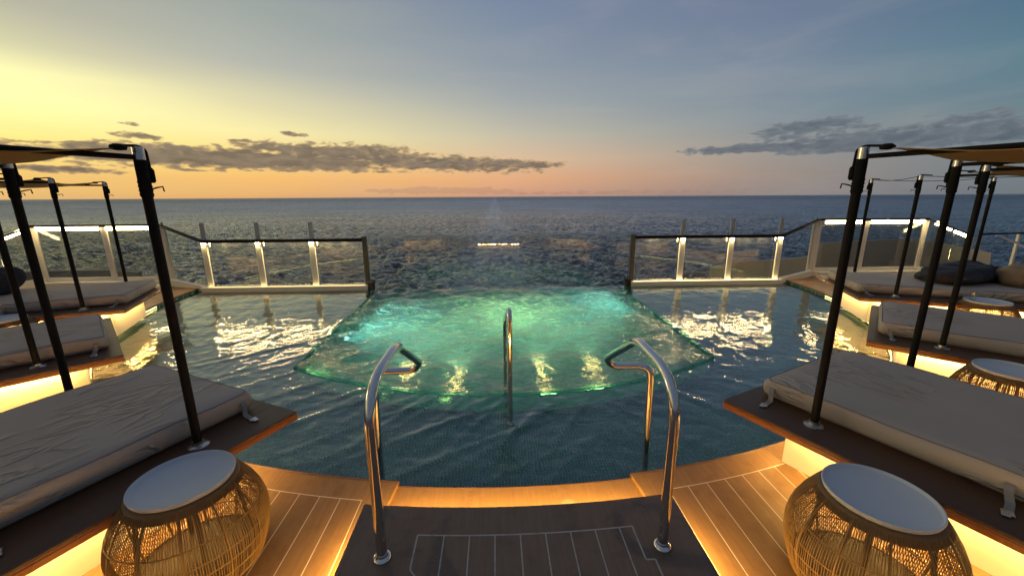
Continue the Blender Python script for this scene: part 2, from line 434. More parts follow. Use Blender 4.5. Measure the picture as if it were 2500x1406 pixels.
def grid_mesh(name, X, Y, Z, mat, parent=None, smooth=True, up=True):
    h, w = X.shape
    me = bpy.data.meshes.new(name)
    co = np.stack([X, Y, Z], -1).reshape(-1, 3).astype(np.float32)
    i = np.arange(h * w).reshape(h, w)
    q = np.stack([i[:-1, :-1], i[:-1, 1:], i[1:, 1:], i[1:, :-1]], -1).reshape(-1, 4).astype(np.int32)
    me.vertices.add(h * w); me.vertices.foreach_set('co', co.ravel())
    me.loops.add(q.size); me.loops.foreach_set('vertex_index', q.ravel())
    me.polygons.add(len(q)); me.polygons.foreach_set('loop_start', np.arange(0, q.size, 4, dtype=np.int32))
    me.update(calc_edges=True); me.validate()
    if up:
        nz = np.empty(len(me.polygons) * 3, np.float32); me.polygons.foreach_get('normal', nz)
        if nz[2::3].mean() < 0: me.flip_normals()
    return link(name, me, mat, parent, smooth)
def thing(name, label, cat, loc=(0, 0, 0), rz=0.0, group=None):
    o = bpy.data.objects.new(name, None); COL.objects.link(o)
    o.empty_display_size = 0.2
    o.location = loc; o.rotation_euler = (0, 0, rz)
    tag(o, label, cat, group)
    return o
def tag(o, label, cat, group=None):
    o['label'] = label; o['category'] = cat
    if group: o['group'] = group
    return o
def strip_lamp(parent, p, q, aim, width, watts, color=(1.0, 0.61, 0.18)):
    """the light given off by a light strip running from p to q (parent space), shining along aim"""
    p, q, aim = Vector(p), Vector(q), Vector(aim)
    x = (q - p).normalized(); z = -(aim - x * aim.dot(x)).normalized(); y = z.cross(x)
    l = bpy.data.lights.new('strip_lamp', 'AREA'); l.shape = 'RECTANGLE'; l.size = (q - p).length; l.size_y = width; l.energy = watts; l.color = color[:3]
    o = bpy.data.objects.new('strip_lamp', l); COL.objects.link(o); o.parent = parent
    m = Matrix.Identity(4); c = (p + q) / 2
    for i in range(3): m[i][0] = x[i]; m[i][1] = y[i]; m[i][2] = z[i]; m[i][3] = c[i]
    o.matrix_local = m
    return o
def structure(o): o['kind'] = 'structure'; return o
def fillet(pts, rad, n=8):
    """round the corners of a polyline; rad may be a list per inner corner"""
    P = [Vector(p) for p in pts]; out = [P[0]]
    for i in range(1, len(P) - 1):
        r = rad[i - 1] if isinstance(rad, (list, tuple)) else rad
        a, b, c = P[i - 1], P[i], P[i + 1]
        d1 = (a - b); d2 = (c - b)
        l = min(r, d1.length * .48, d2.length * .48)
        p, q = b + d1.normalized() * l, b + d2.normalized() * l
        for k in range(n + 1):
            u = k / n; out.append(p * (1 - u) ** 2 + b * 2 * u * (1 - u) + q * u * u)
    out.append(P[-1])
    return out

# ------------------------------------------------------------------ world (dusk sky with clouds at infinity)
def world():
    w = bpy.data.worlds.new('World'); S.world = w; w.use_nodes = True
    t = NT(w.node_tree); t.n.clear()
    out = t.new('ShaderNodeOutputWorld')
    g = t.new('ShaderNodeTexCoord').outputs['Generated']
    xyz = t.sep(g)
    az = t.math('ARCTAN2', xyz[0], xyz[1]); el = t.math('ARCSINE', xyz[2])
    # colour columns measured around the horizon: pixel column -> [(pixel row, colour)...]
    TOP = srgb(92, 104, 128)
    hot = lambda *c: tuple(v * 1.10 for v in srgb(*c)[:3]) + (1,)
    cols = [
        (R(-150), [(0, srgb(92, 94, 104)), (12, srgb(96, 102, 116)), (30, srgb(88, 100, 122)), (85, TOP)]),
        (R(-75), [(0, hot(245, 196, 112)), (4, hot(255, 226, 130)), (9, hot(255, 252, 180)), (16, srgb(225, 216, 175)), (30, srgb(150, 158, 158)), (85, TOP)]),
        (az_el(100, 480)[0], [(0, srgb(224, 178, 112)), (2.2, srgb(246, 200, 112)), (5, hot(255, 230, 128)), (8.5, hot(255, 251, 174)), (10.8, hot(250, 244, 176)), (13.0, srgb(216, 212, 172)), (16, srgb(186, 184, 162)), (30, srgb(128, 138, 150)), (85, TOP)]),
        (az_el(620, 480)[0], [(0, srgb(222, 168, 112)), (2.2, srgb(250, 192, 108)), (4.2, srgb(254, 214, 122)), (7.5, srgb(253, 240, 172)), (11, srgb(226, 218, 176)), (14.5, srgb(184, 186, 174)), (20, srgb(160, 168, 162)), (34, srgb(116, 128, 148)), (85, TOP)]),
        (az_el(1250, 480)[0], [(0, srgb(190, 146, 128)), (2.6, srgb(232, 174, 130)), (5, srgb(224, 190, 154)), (8, srgb(198, 190, 168)), (12, srgb(164, 170, 170)), (17, srgb(140, 152, 166)), (23, srgb(122, 137, 162)), (40, srgb(98, 114, 142)), (85, TOP)]),
        (az_el(1850, 480)[0], [(0, srgb(136, 126, 126)), (2.5, srgb(160, 144, 134)), (5, srgb(158, 152, 146)), (9, srgb(130, 144, 154)), (14, srgb(122, 138, 156)), (20, srgb(110, 124, 150)), (40, srgb(88, 104, 134)), (85, TOP)]),
        (az_el(2450, 480)[0], [(0, srgb(112, 118, 124)), (3, srgb(116, 128, 134)), (7, srgb(108, 130, 140)), (12, srgb(92, 126, 142)), (16, srgb(80, 112, 136)), (40, srgb(72, 96, 124)), (85, TOP)]),
        (R(110), [(0, srgb(84, 92, 104)), (10, srgb(82, 98, 116)), (30, srgb(76, 94, 120)), (85, TOP)]),
        (R(180), [(0, srgb(84, 90, 102)), (10, srgb(86, 96, 112)), (30, srgb(80, 96, 120)), (85, TOP)]),
    ]
    f = t.math('DIVIDE', el, math.pi / 2, clamp=True)
    f = t.math('SQRT', f)
    acc = None
    for i, (a, st) in enumerate(cols):
        c = t.ramp(f, [(math.sqrt(e / 90.0), k) for e, k in st], 'LINEAR')
        if acc is None: acc = c
        else:
            w_ = t.new('ShaderNodeMapRange', interpolation_type='LINEAR')
            t.put(w_.inputs['Value'], az); t.put(w_.inputs['From Min'], cols[i - 1][0]); t.put(w_.inputs['From Max'], a)
            acc = t.mix(w_.outputs[0], acc, c)
    # soft streaks high up
    sv = t.comb(t.math('MULTIPLY', az, 1.6), t.math('MULTIPLY', el, 9.0), 0.0)
    st = t.noise(sv, 1.6, 5, 0.55, 0.6)
    acc = t.mix(t.math('MULTIPLY', t.smooth(st, 0.42, 0.72), 0.12), acc, srgb(196, 186, 176))
    # clouds: (pixel centre, half width, half height, weight)
    dv = t.comb(t.math('MULTIPLY', az, 1.0), t.math('MULTIPLY', el, 2.6), 0.3)
    warp = t.math('SUBTRACT', t.noise(dv, 26.0, 3, 0.6), 0.5)
    el2 = t.math('ADD', el, t.math('MULTIPLY', warp, 0.012))
    n = t.noise(dv, 40.0, 6, 0.52, 0.35)
    nb = t.noise(t.comb(t.math('MULTIPLY', az, 1.0), t.math('MULTIPLY', el, 3.4), 1.7), 17.0, 5, 0.6, 0.2)
    def ell(px, py, hw, hh, wgt=1.0, tilt=0.0):
        a0, e0 = az_el(px, py); a1, _ = az_el(px + hw, py); _, e1 = az_el(px, py - hh)
        da = t.math('DIVIDE', t.math('SUBTRACT', az, a0), abs(a1 - a0))
        e = t.math('SUBTRACT', t.math('SUBTRACT', el2, e0), t.math('MULTIPLY', da, tilt * abs(e1 - e0)))
        de = t.math('DIVIDE', e, abs(e1 - e0))
        d = t.math('ADD', t.math('MULTIPLY', t.math('POWER', t.math('ABSOLUTE', da), 3.0), 1.0), t.math('MULTIPLY', de, de))
        return t.math('MULTIPLY', t.math('SUBTRACT', 1.0, d), wgt)
    def field(ls, holes, lo, hi):
        m = None
        for l in ls:
            e = ell(*l); m = e if m is None else t.math('MAXIMUM', m, e)
        m = t.math('MAXIMUM', m, -1.2)
        h = t.math('ADD', t.math('MULTIPLY', t.math('SUBTRACT', n, 0.5), 2.6), t.math('MULTIPLY', t.math('SUBTRACT', nb, 0.5), holes))
        raw = t.math('ADD', m, h)
        return t.smooth(raw, lo, hi), raw
    left, lraw = field([(580, 388, 430, 30, 1.25), (330, 366, 240, 16, 1.0), (800, 372, 240, 26, .95), (1030, 397, 330, 24, 1.0, -.5), (1270, 404, 120, 11, .9), (345, 332, 70, 9, .8), (640, 347, 80, 6, .6),
                  (716, 328, 34, 6, .6), (130, 414, 190, 10), (500, 416, 70, 4, .5), (880, 419, 130, 4, .5), (315, 302, 26, 3, .35)], 1.1, 0.0, 0.5)
    right, rraw = field([(1830, 362, 240, 13, 1.1, .25), (2100, 350, 340, 26, 1.2), (1970, 310, 160, 20, 1.0, .3), (2330, 300, 220, 24, .75, .3), (2200, 330, 280, 28, .9), (2400, 325, 300, 42, 1.0), (2020, 335, 200, 26, .7)], 1.2, 0.0, 0.6)
    low, _ = field([(1090, 466, 200, 9, .9), (1450, 470, 500, 5, .5)], 0.6, 0.1, 0.5)
    cl = t.mix(t.smooth(lraw, 0.05, 1.0), srgb(190, 160, 118), t.mix(t.smooth(nb, 0.35, 0.7), srgb(100, 90, 86), srgb(134, 120, 106)))
    acc = t.mix(t.math('MULTIPLY', low, 0.30), acc, srgb(150, 124, 116))
    acc = t.mix(t.math('MULTIPLY', left, 0.92), acc, cl)
    acc = t.mix(t.math('MULTIPLY', right, 0.85), acc, t.mix(t.smooth(rraw, 0.1, 1.1), srgb(122, 130, 136), t.mix(t.smooth(nb, 0.3, 0.7), srgb(82, 92, 106), srgb(104, 113, 122))))
    bg = t.new('ShaderNodeBackground'); t.l.new(acc, bg.inputs[0]); bg.inputs[1].default_value = 1.0
    # physical twilight term
    sky = t.new('ShaderNodeTexSky', sky_type='NISHITA'); sky.sun_disc = False
    sky.sun_elevation = R(1.0); sky.sun_rotation = R(-72.0)
    bg2 = t.new('ShaderNodeBackground'); t.l.new(sky.outputs[0], bg2.inputs[0]); bg2.inputs[1].default_value = 0.004
    ad = t.new('ShaderNodeAddShader'); t.l.new(bg.outputs[0], ad.inputs[0]); t.l.new(bg2.outputs[0], ad.inputs[1])
    t.l.new(ad.outputs[0], out.inputs['Surface'])
world()
sl = bpy.data.lights.new('sun', 'SUN'); sl.energy = 0.25; sl.angle = R(12); sl.color = (1.0, 0.78, 0.5)
so = bpy.data.objects.new('sun', sl); COL.objects.link(so)
sd = Vector((math.sin(R(-72)) * math.cos(R(4)), math.cos(R(-72)) * math.cos(R(4)), math.sin(R(4))))
so.rotation_euler = (-sd).to_track_quat('-Z', 'Y').to_euler()

# ------------------------------------------------------------------ sea
def sea():
    h = 22.0
    ang = np.concatenate([np.linspace(R(48), R(15.5), 60, endpoint=False), np.linspace(R(15.5), R(0.9), 420, endpoint=False), np.geomspace(R(0.9), R(0.035), 90)])
    r = (h + 1.87) / np.tan(ang)
    a = np.concatenate([np.linspace(R(-180), R(-64), 60, endpoint=False), np.linspace(R(-64), R(66), 1000, endpoint=False), np.linspace(R(66), R(180), 60)])
    rr, aa = np.meshgrid(r, a, indexing='ij')
    X = rr * np.sin(aa); Y = rr * np.cos(aa)
    dr = np.gradient(r)[:, None] * np.ones_like(aa); da = np.gradient(a)[None, :] * rr
    Z = np.zeros_like(X)
    g = np.random.default_rng(3)
    for i in range(90):
        lam = math.exp(g.uniform(math.log(1.2), math.log(16)))
        th = g.normal(R(250), R(38)); k = 2 * math.pi / lam; ph = g.uniform(0, 6.28)
        amp = 0.0140 * lam ** 0.72
        kx, ky = k * math.sin(th), k * math.cos(th)
        # fade components the local mesh cannot carry
        sp = np.maximum(np.abs(dr * math.cos(th)), np.abs(da * math.sin(th))) + 0.15 * np.minimum(dr, da)
        fade = np.clip((lam / (sp * 2.2) - 1) / 1.5, 0, 1)
        p = kx * X + ky * Y + ph
        Z += amp * fade * (np.sin(p) + 0.25 * np.sin(2 * p + 1.57))
    o = grid_mesh('sea', X, Y, Z - h, 'sea')
    structure(o)
sea()

# ------------------------------------------------------------------ pool, deck
CY, RP = 8.76, 6.47
ZW = -0.06
YB = 8.44                      # aft side of the pool
def arc(th, r): return (r * math.sin(th), CY - r * math.cos(th))
TH_STEP = math.asin(0.80 / 6.5)
def deck():
    outer = (-10.25, 10.25, -3.2, 9.02)
    mb = MB()
    def edge(th):
        d = (math.sin(th), -math.cos(th)); ts = []
        if d[0] > 1e-9: ts.append(outer[1] / d[0])
        if d[0] < -1e-9: ts.append(outer[0] / d[0])
        if d[1] < -1e-9: ts.append((outer[2] - CY) / d[1])
        if d[1] > 1e-9: ts.append((outer[3] - CY) / d[1])
        k = min(ts); return (d[0] * k, CY + d[1] * k)
    for s in (-1, 1):
        ths = list(np.linspace(TH_STEP, R(92.2), 70))
        # keep exact corners
        ths += [math.atan2(10.25, CY + 3.2)]; ths = sorted(ths)
        pts = []
        for th in ths:
            a = arc(s * th, RP); b = edge(s * th)
            pts.append((a, b))
        vs = []; fs = []
        for (a, b) in pts: vs += [(a[0], a[1], 0), (b[0], b[1], 0), (a[0], a[1], -0.5), (b[0], b[1], -0.5)]
        for i in range(len(pts) - 1):
            k = i * 4; j = k + 4
            fs += [(k, k + 1, j + 1, j), (k + 2, j + 2, j + 3, k + 3), (k, j, j + 2, k + 2), (k + 1, k + 3, j + 3, j + 1)]
        fs += [(0, 2, 3, 1), (len(vs) - 4, len(vs) - 3, len(vs) - 1, len(vs) - 2)]
        mb.add(vs, fs)
    o = structure(mb.build('deck', 'deck'))
    # thin teak nosing round the pool edge, one strip each side
    for s in (-1, 1):
        mb = MB()
        P = [arc(s * th, RP - 0.012) for th in np.linspace(TH_STEP, R(92), 60)]
        mb.tube([(x, y, -0.012) for x, y in P], 0.016, 8)
        mb.build('nosing', 'teak', o)
        # light strip under the nosing, outboard half
        mb = MB()
        P = [arc(s * th, RP - 0.02) for th in np.linspace(R(43), R(76), 40)]
        mb.tube([(x, y, -0.040) for x, y in P], 0.007, 6)
        mb.build('light_strip', 'led_pool', o)
    # lower central coping between the mitres
    mb = MB(); vs = []; fs = []
    ths = np.linspace(-TH_STEP, TH_STEP, 40)
    for th in ths:
        a, b = arc(th, RP), arc(th, 7.2)
        vs += [(a[0], a[1], -0.03), (b[0], b[1], -0.03), (a[0], a[1], -0.5), (b[0], b[1], -0.5)]
    for i in range(39):
        k = i * 4; j = k + 4
        fs += [(k, k + 1, j + 1, j), (k, j, j + 2, k + 2), (k + 1, k + 3, j + 3, j + 1)]
    mb.add(vs, fs)
    c = structure(mb.build('coping', 'coping'))
    mb = MB(); mb.tube([(*arc(th, RP - 0.008), -0.037) for th in ths], 0.010, 8); mb.build('nosing', 'teak', c)
    # inlaid light line at the foot of the platform
    mb = MB(); vs = []; fs = []
    th2 = np.linspace(-math.asin(.60 / 6.8), math.asin(.55 / 6.8), 30)
    for th in th2:
        for r in (6.822, 6.838):
            for z in (-0.026, -0.03): vs.append((*arc(th, r), z))
    for i in range(29):
        k = i * 4; j = k + 4
        fs += [(k, k + 2, j + 2, j), (k, j, j + 1, k + 1), (k + 2, k + 3, j + 3, j + 2)]
    mb.add(vs, fs); mb.build('light_line', 'led_line', c)
deck()

def platform():
    W = 0.885
    ths = np.linspace(-math.asin(W / 6.86), math.asin(W / 6.86), 40)
    top = [arc(th, 6.86) for th in ths]
    poly = [(-W, -2.6)] + [(W, -2.6)] + top[::-1]
    mb = MB(); n = len(poly)
    b = 0.006
    vs = [(x, y, 0.125) for x, y in poly] + [(x, y, 0.18 - b) for x, y in poly] + [(x * (1 - b / W), y - (b if y > 0 else 0), 0.18) for x, y in poly]
    fs = [tuple(range(n - 1, -1, -1)), tuple(range(2 * n, 3 * n))]
    for l in (0, 1):
        fs += [(l * n + i, l * n + (i + 1) % n, (l + 1) * n + (i + 1) % n, (l + 1) * n + i) for i in range(n)]
    mb.add(vs, fs)
    o = structure(mb.build('platform', 'platform'))
    # recessed riser
    W2 = W - 0.07
    ths = np.linspace(-math.asin(W2 / 6.93), math.asin(W2 / 6.93), 30)
    poly = [(-W2, -2.55), (W2, -2.55)] + [arc(th, 6.93) for th in ths][::-1]
    mb = MB(); mb.prism(poly, -0.03 + 0.002, 0.125); mb.build('riser', 'panel', o)
    for s in (-1, 1):
        mb = MB(); mb.box((s * (W - 0.03), -0.3, 0.117), (0.014, 4.4, 0.012)); mb.build('light_strip', 'led_step', o)
        strip_lamp(o, (s * (W - .026), -2.4, .108), (s * (W - .026), 1.86, .108), (s * .55, 0, -1), .012, 78.0)
        mb = MB(); mb.box((s * (W + 0.012), -0.3, 0.0035), (0.010, 4.3, 0.006)); mb.build('light_line', 'led_line', o)
    mb = MB(); mb.tube([(*arc(th, 6.895), 0.117) for th in np.linspace(-math.asin(.80 / 6.9), math.asin(.80 / 6.9), 30)], 0.006, 6)
    mb.build('light_strip', 'led_step', o)
    for k in range(4):
        t0, t1 = [(-.80 + .4 * (k + e)) / 6.9 for e in (0.02, .98)]
        (x0, y0), (x1, y1) = arc(t0, 6.89), arc(t1, 6.89)
        strip_lamp(o, (x0, y0, .108), (x1, y1, .108), (0, .55, -1), .012, 13.0)
platform()

# inner spa outline
BX0, BX1 = -2.66, 2.57          # aft corners
FC0, FC1 = (-2.47, 4.44), (2.51, 4.36)
def inner_front(s, inset=0.0):
    """point on the curved front wall, s 0..1 left to right"""
    x = FC0[0] + (FC1[0] - FC0[0]) * s
    xm = 0.02; h = 2.49
    y = 3.62 + inset + (4.40 - 3.62) * ((x - xm) / h) ** 2
    return (x, y)
def inner_pt(s, v):
    f = inner_front(s); b = (BX0 + (BX1 - BX0) * s, YB)
    return (f[0] + (b[0] - f[0]) * v, f[1] + (b[1] - f[1]) * v)
def ripple(X, Y, seed, n, lam, amp, dirs, spread):
    g = np.random.default_rng(seed); Z = np.zeros_like(X)
    for i in range(n):
        l = math.exp(g.uniform(math.log(lam[0]), math.log(lam[1]))); th = g.choice(dirs) + g.normal(0, spread)
        k = 2 * math.pi / l; p = k * (math.sin(th) * X + math.cos(th) * Y) + g.uniform(0, 6.28)
        s = np.sin(p)
        Z += amp * l * (s + 0.35 * np.sin(2 * p + 1.57)) / math.sqrt(n)
    return Z
def crests(X, Y, seed, n, dirs, spread, lam, h):
    """a few sharp wavelet trains crossing the calm water, each confined to a patch"""
    g = np.random.default_rng(seed); Z = np.zeros_like(X)
    for i in range(n):
        l = g.uniform(*lam); k = 2 * math.pi / l
        cx, cy = g.uniform(-4.5, 2.5), g.uniform(2.5, 5.0)
        th = (R(-48) if cx < .3 else R(46)) + g.normal(0, spread)
        bend = 0.10 * np.sin(1.3 * (math.cos(th) * X - math.sin(th) * Y) + g.uniform(0, 6))
        p = k * (math.sin(th) * (X - cx) + math.cos(th) * (Y - cy) + bend)
        w = np.exp(-((X - cx) ** 2 + (Y - cy) ** 2) / g.uniform(.6, 1.6) ** 2)
        Z += h * w * np.exp(7.0 * (np.sin(p) - 1))
    return Z
def pool():
    # ---------------- basin
    mb = MB(); vs = []; fs = []
    ths = np.linspace(R(-92), R(92), 120)
    # inner outline, from aft-left round the front to aft-right
    inner = [inner_pt(0, v) for v in np.linspace(1, 0, 20)] + [inner_front(s) for s in np.linspace(0, 1, 60)][1:-1] + [inner_pt(1, v) for v in np.linspace(0, 1, 20)]
    ni = len(inner)
    zf = -0.42
    outer = [arc(th, RP - 0.006) for th in np.linspace(R(-92), R(92), ni)]
    for (a, b) in zip(inner, outer):
        vs += [(a[0], a[1], -1.3), (a[0], a[1], zf - 0.02), (a[0], a[1], zf), (b[0], b[1], zf), (b[0], b[1], -0.03)]
    for i in range(ni - 1):
        for k in range(1, 4):
            if k == 1: continue
            a = i * 5 + k; fs.append((a, a + 1, a + 6, a + 5))
    mb.add(vs, fs)
    o = structure(mb.build('pool_floor', 'tile'))
    mb = MB(); vs = []; fs = []
    for a in inner: vs += [(a[0], a[1], -1.3), (a[0], a[1], zf)]
    for i in range(ni - 1): fs.append((2 * i, 2 * i + 2, 2 * i + 3, 2 * i + 1))
    fs.append(tuple(range(0, 2 * ni, 2)))
    mb.add(vs, fs)
    structure(mb.build('spa_floor', 'tile_in'))
    # aft wall of shallow pool
    for s in (-1, 1):
        mb = MB(); x0, x1 = (-6.9, -2.85) if s < 0 else (2.78, 6.9)
        mb.box(((x0 + x1) / 2, YB + 0.04, -0.25), (x1 - x0, 0.06, 0.40)); structure(mb.build('pool_wall', 'tile'))
    # ---------------- glass wall between spa and shallow pool
    gw = thing('glass_wall', 'low green glass wall curving round the churning spa, its edge just above the water', 'glass wall', (0, 0, -1.3))
    def strip(path, th, z0, z1, name, mat):
        mb = MB(); P = [Vector((x, y, 0)) for x, y in path]; L = []; Rr = []
        for i, p in enumerate(P):
            d = (P[min(i + 1, len(P) - 1)] - P[max(0, i - 1)]).normalized(); nrm = Vector((-d.y, d.x, 0))
            L.append(p + nrm * th / 2); Rr.append(p - nrm * th / 2)
        vs = []
        for a, b in zip(L, Rr): vs += [(a.x, a.y, z0 + 1.3), (b.x, b.y, z0 + 1.3), (b.x, b.y, z1 + 1.3), (a.x, a.y, z1 + 1.3)]
        fs = [(0, 1, 2, 3), tuple(len(vs) - 1 - k for k in range(4))]
        for i in range(len(P) - 1):
            k = i * 4
            for e in range(4): fs.append((k + e, k + 4 + e, k + 4 + (e + 1) % 4, k + (e + 1) % 4))
        mb.add(vs, fs); return mb.build(name, mat, gw)
    strip([inner_front(s) for s in np.linspace(0, 1, 60)], 0.035, zf, -0.044, 'front_pane', 'pool_glass')
    strip([inner_pt(0, v) for v in (0, 0.5, 0.985)], 0.035, zf, -0.035, 'side_pane', 'pool_glass')
    strip([inner_pt(1, v) for v in (0, 0.5, 0.985)], 0.035, zf, -0.022, 'side_pane', 'pool_glass')
    # ---------------- spa water: closed body with a churned top
    nu, nv = 260, 260
    s = np.linspace(0.004, 0.996, nu); v = np.linspace(0.008, 0.995, nv)
    Sg, Vg = np.meshgrid(s, v)
    Fx = FC0[0] + (FC1[0] - FC0[0]) * Sg; Fy = 3.62 + 0.78 * ((Fx - 0.02) / 2.49) ** 2
    Bx = BX0 + (BX1 - BX0) * Sg
    X = Fx + (Bx - Fx) * Vg; Y = Fy + (YB - Fy) * Vg
    Z = ripple(X, Y, 5, 60, (0.14, 1.1), 0.038, [R(10), R(170), R(80)], R(30))
    env = 0.55 + 0.9 * np.exp(-((Y - 6.9) / 1.3) ** 2) + 0.8 * np.exp(-((X + 2.2) / 0.7) ** 2)
    Z = ZW + Z * env
    o = grid_mesh('spa_water', X, Y, Z, 'water_in')
    # close the body
    me = o.data
    import bmesh
    bm = bmesh.new(); bm.from_mesh(me)
    bd = [e for e in bm.edges if e.is_boundary]
    ex = bmesh.ops.extrude_edge_only(bm, edges=bd)
    nv_ = [g for g in ex['geom'] if isinstance(g, bmesh.types.BMVert)]
    for q in nv_: q.co.z = -1.29
    be = [e for e in bm.edges if e.is_boundary]
    bmesh.ops.contextual_create(bm, geom=be)
    bmesh.ops.recalc_face_normals(bm, faces=bm.faces)
    bm.to_mesh(me); bm.free()
    structure(o)
    # ---------------- shallow water: ring from the glass wall to the pool edge
    npts = 520; nt = 220
    inn = np.array([inner_pt(0, v) for v in np.linspace(1, 0, 120)] + [inner_front(s) for s in np.linspace(0, 1, 282)][1:-1] + [inner_pt(1, v) for v in np.linspace(0, 1, 120)])
    # push outwards a hair so that the edge sits inside the glass
    cen = np.array([0, 6.4]); d = inn - cen; inn = cen + d * (1 + 0.012 / np.linalg.norm(d, axis=1, keepdims=True))
    inn[:, 1] = np.minimum(inn[:, 1], YB)
    tho = np.linspace(R(-93.0), R(93.0), len(inn)); out = np.stack([(RP - 0.004) * np.sin(tho), CY - (RP - 0.004) * np.cos(tho)], -1)
    # start and end rows run along the aft wall
    tt = np.linspace(0, 1, nt)[:, None]
    X = inn[None, :, 0] * (1 - tt) + out[None, :, 0] * tt; Y = inn[None, :, 1] * (1 - tt) + out[None, :, 1] * tt
    Z = ZW + ripple(X, Y, 11, 40, (0.11, 0.7), 0.0074, [R(20), R(-25), R(70)], R(24)) + crests(X, Y, 4, 15, [R(-50), R(-62), R(40)], R(9), (.32, .75), 0.0060)
    # bow-like wavelets fanning from the spa edge
    o = grid_mesh('pool_water', X, np.minimum(Y, YB + 0.02), Z, 'water')
    structure(o)
pool()

# underwater lights of the spa, and added glow bars behind its front glass
def pool_lights():
    labs = ['long floor light of the spa seen through the water inside the left rail tip', 'long floor light of the spa glowing left of the middle grab rail', 'long floor light of the spa glowing right of the middle grab rail', 'long floor light of the spa glowing beyond the right rail tip']
    for (x, y), lab, en in zip(((-1.38, 5.40), (-.68, 5.14), (.54, 5.30), (1.27, 5.45)), labs, (52, 62, 58, 66)):
        o = thing('pool_light', lab, 'pool light', (x, y, -1.296), 0, 'long underwater floor lights of the spa')
        mb = MB(); mb.box((0, 0, .012), (.13, .80, .02), 0, .006); mb.build('rim', 'brushed', o)
        mb = MB(); mb.box((0, 0, .026), (.08, .76, .008), 0, .003); mb.build('lens', 'led_under', o)
        l = bpy.data.lights.new('lens_lamp', 'SPOT'); l.energy = en; l.color = (0.72, 1.0, 0.52); l.spot_size = R(110); l.spot_blend = 0.9; l.shadow_soft_size = 0.0
        lo = bpy.data.objects.new('lens_lamp', l); COL.objects.link(lo); lo.parent = o; lo.location = (0, 0.1, 0.06)
        lo.rotation_euler = Vector((0, 0.75, 1)).to_track_quat('-Z', 'Y').to_euler()
    labs = ['leftmost small underwater light behind the curved glass edge of the spa', 'small underwater light behind the glass edge, beside the left grab rail', 'small underwater light behind the glass edge, right of the middle grab rail', 'small underwater light behind the glass edge, beside the right grab rail']
    for x, w, lab in ((-2.15, .34, labs[0]), (-1.42, .16, labs[1]), (.40, .16, labs[2]), (.90, .20, labs[3])):  # glow bars added to stand for light caught in the glass edge
        sx = (x - FC0[0]) / (FC1[0] - FC0[0]); px, py = inner_front(sx, 0.05); q = inner_front(sx + .02, .05)
        o = thing('pool_light', lab, 'pool light', (px, py, -.15), math.atan2(q[1] - py, q[0] - px), 'small underwater lights along the glass edge')
        mb = MB(); mb.box((0, 0, 0), (w + .02, .03, .05), 0, .008); mb.build('rim', 'brushed', o)
        mb = MB(); mb.box((0, 0.004, .028), (w, .028, .008), 0, .003); mb.build('lens', 'led_edge', o)
    for sd, v, lab in ((0, .62, 'left wall light of the spa nearer the aft corner'), (0, .40, 'left wall light of the spa farther from the aft glass'), (1, .86, 'right wall light of the spa nearer the aft corner'), (1, .64, 'right wall light of the spa farther from the aft glass')):
        x, y = inner_pt(sd, v); d = 1 if sd == 0 else -1
        o = thing('pool_light', lab, 'pool light', (x + d * .02, y, -.50), 0, 'underwater lights on the side walls of the spa')
        mb = MB(); mb.tube([(0, 0, 0), (d * .02, 0, 0)], .07, 20); mb.build('rim', 'brushed', o)
        mb = MB(); mb.tube([(d * .021, 0, 0), (d * .03, 0, 0)], .052, 20); mb.build('lens', 'led_jet', o)
        l = bpy.data.lights.new('lens_lamp', 'SPOT'); l.energy = 56; l.color = (0.55, 1.0, 0.86); l.spot_size = R(125); l.spot_blend = 0.8; l.shadow_soft_size = 0.0
        lo = bpy.data.objects.new('lens_lamp', l); COL.objects.link(lo); lo.parent = o; lo.location = (d * .06, 0, 0)
        lo.rotation_euler = Vector((d, 0, .05)).to_track_quat('-Z', 'Y').to_euler()
    o = thing('pool_light', 'round floor light glowing green in the middle of the spa, towards the aft glass', 'pool light', (.15, 7.0, -1.296))
    mb = MB(); mb.lathe([(0.12, 0), (0.12, 0.02), (0.11, 0.025)], n=24); mb.build('rim', 'black', o)
    mb = MB(); mb.lathe([(0.10, 0.026), (0.098, 0.034)], n=24); mb.build('lens', 'black', o)
    l = bpy.data.lights.new('lens_lamp', 'SPOT'); l.energy = 125; l.color = (0.78, 1.0, 0.40); l.spot_size = R(155); l.spot_blend = 1.0; l.shadow_soft_size = 0.0
    lo = bpy.data.objects.new('lens_lamp', l); COL.objects.link(lo); lo.parent = o; lo.location = (0, 0, 0.10); lo.rotation_euler = (math.pi, 0, 0)
MAT['led_edge'] = mat_emit('glass_edge_light', (0.86, 1.0, 0.34, 1), 14.0)
MAT['led_under'] = mat_emit('underwater_light', (0.90, 1.0, 0.25, 1), 6.0)
MAT['led_jet'] = mat_emit('cyan_wall_light', (0.45, 1.0, 0.92, 1), 3.0)
MAT['led_dim'] = mat_emit('dim_underwater_lens', (0.6, 1.0, 0.75, 1), 0.3)
pool_lights()

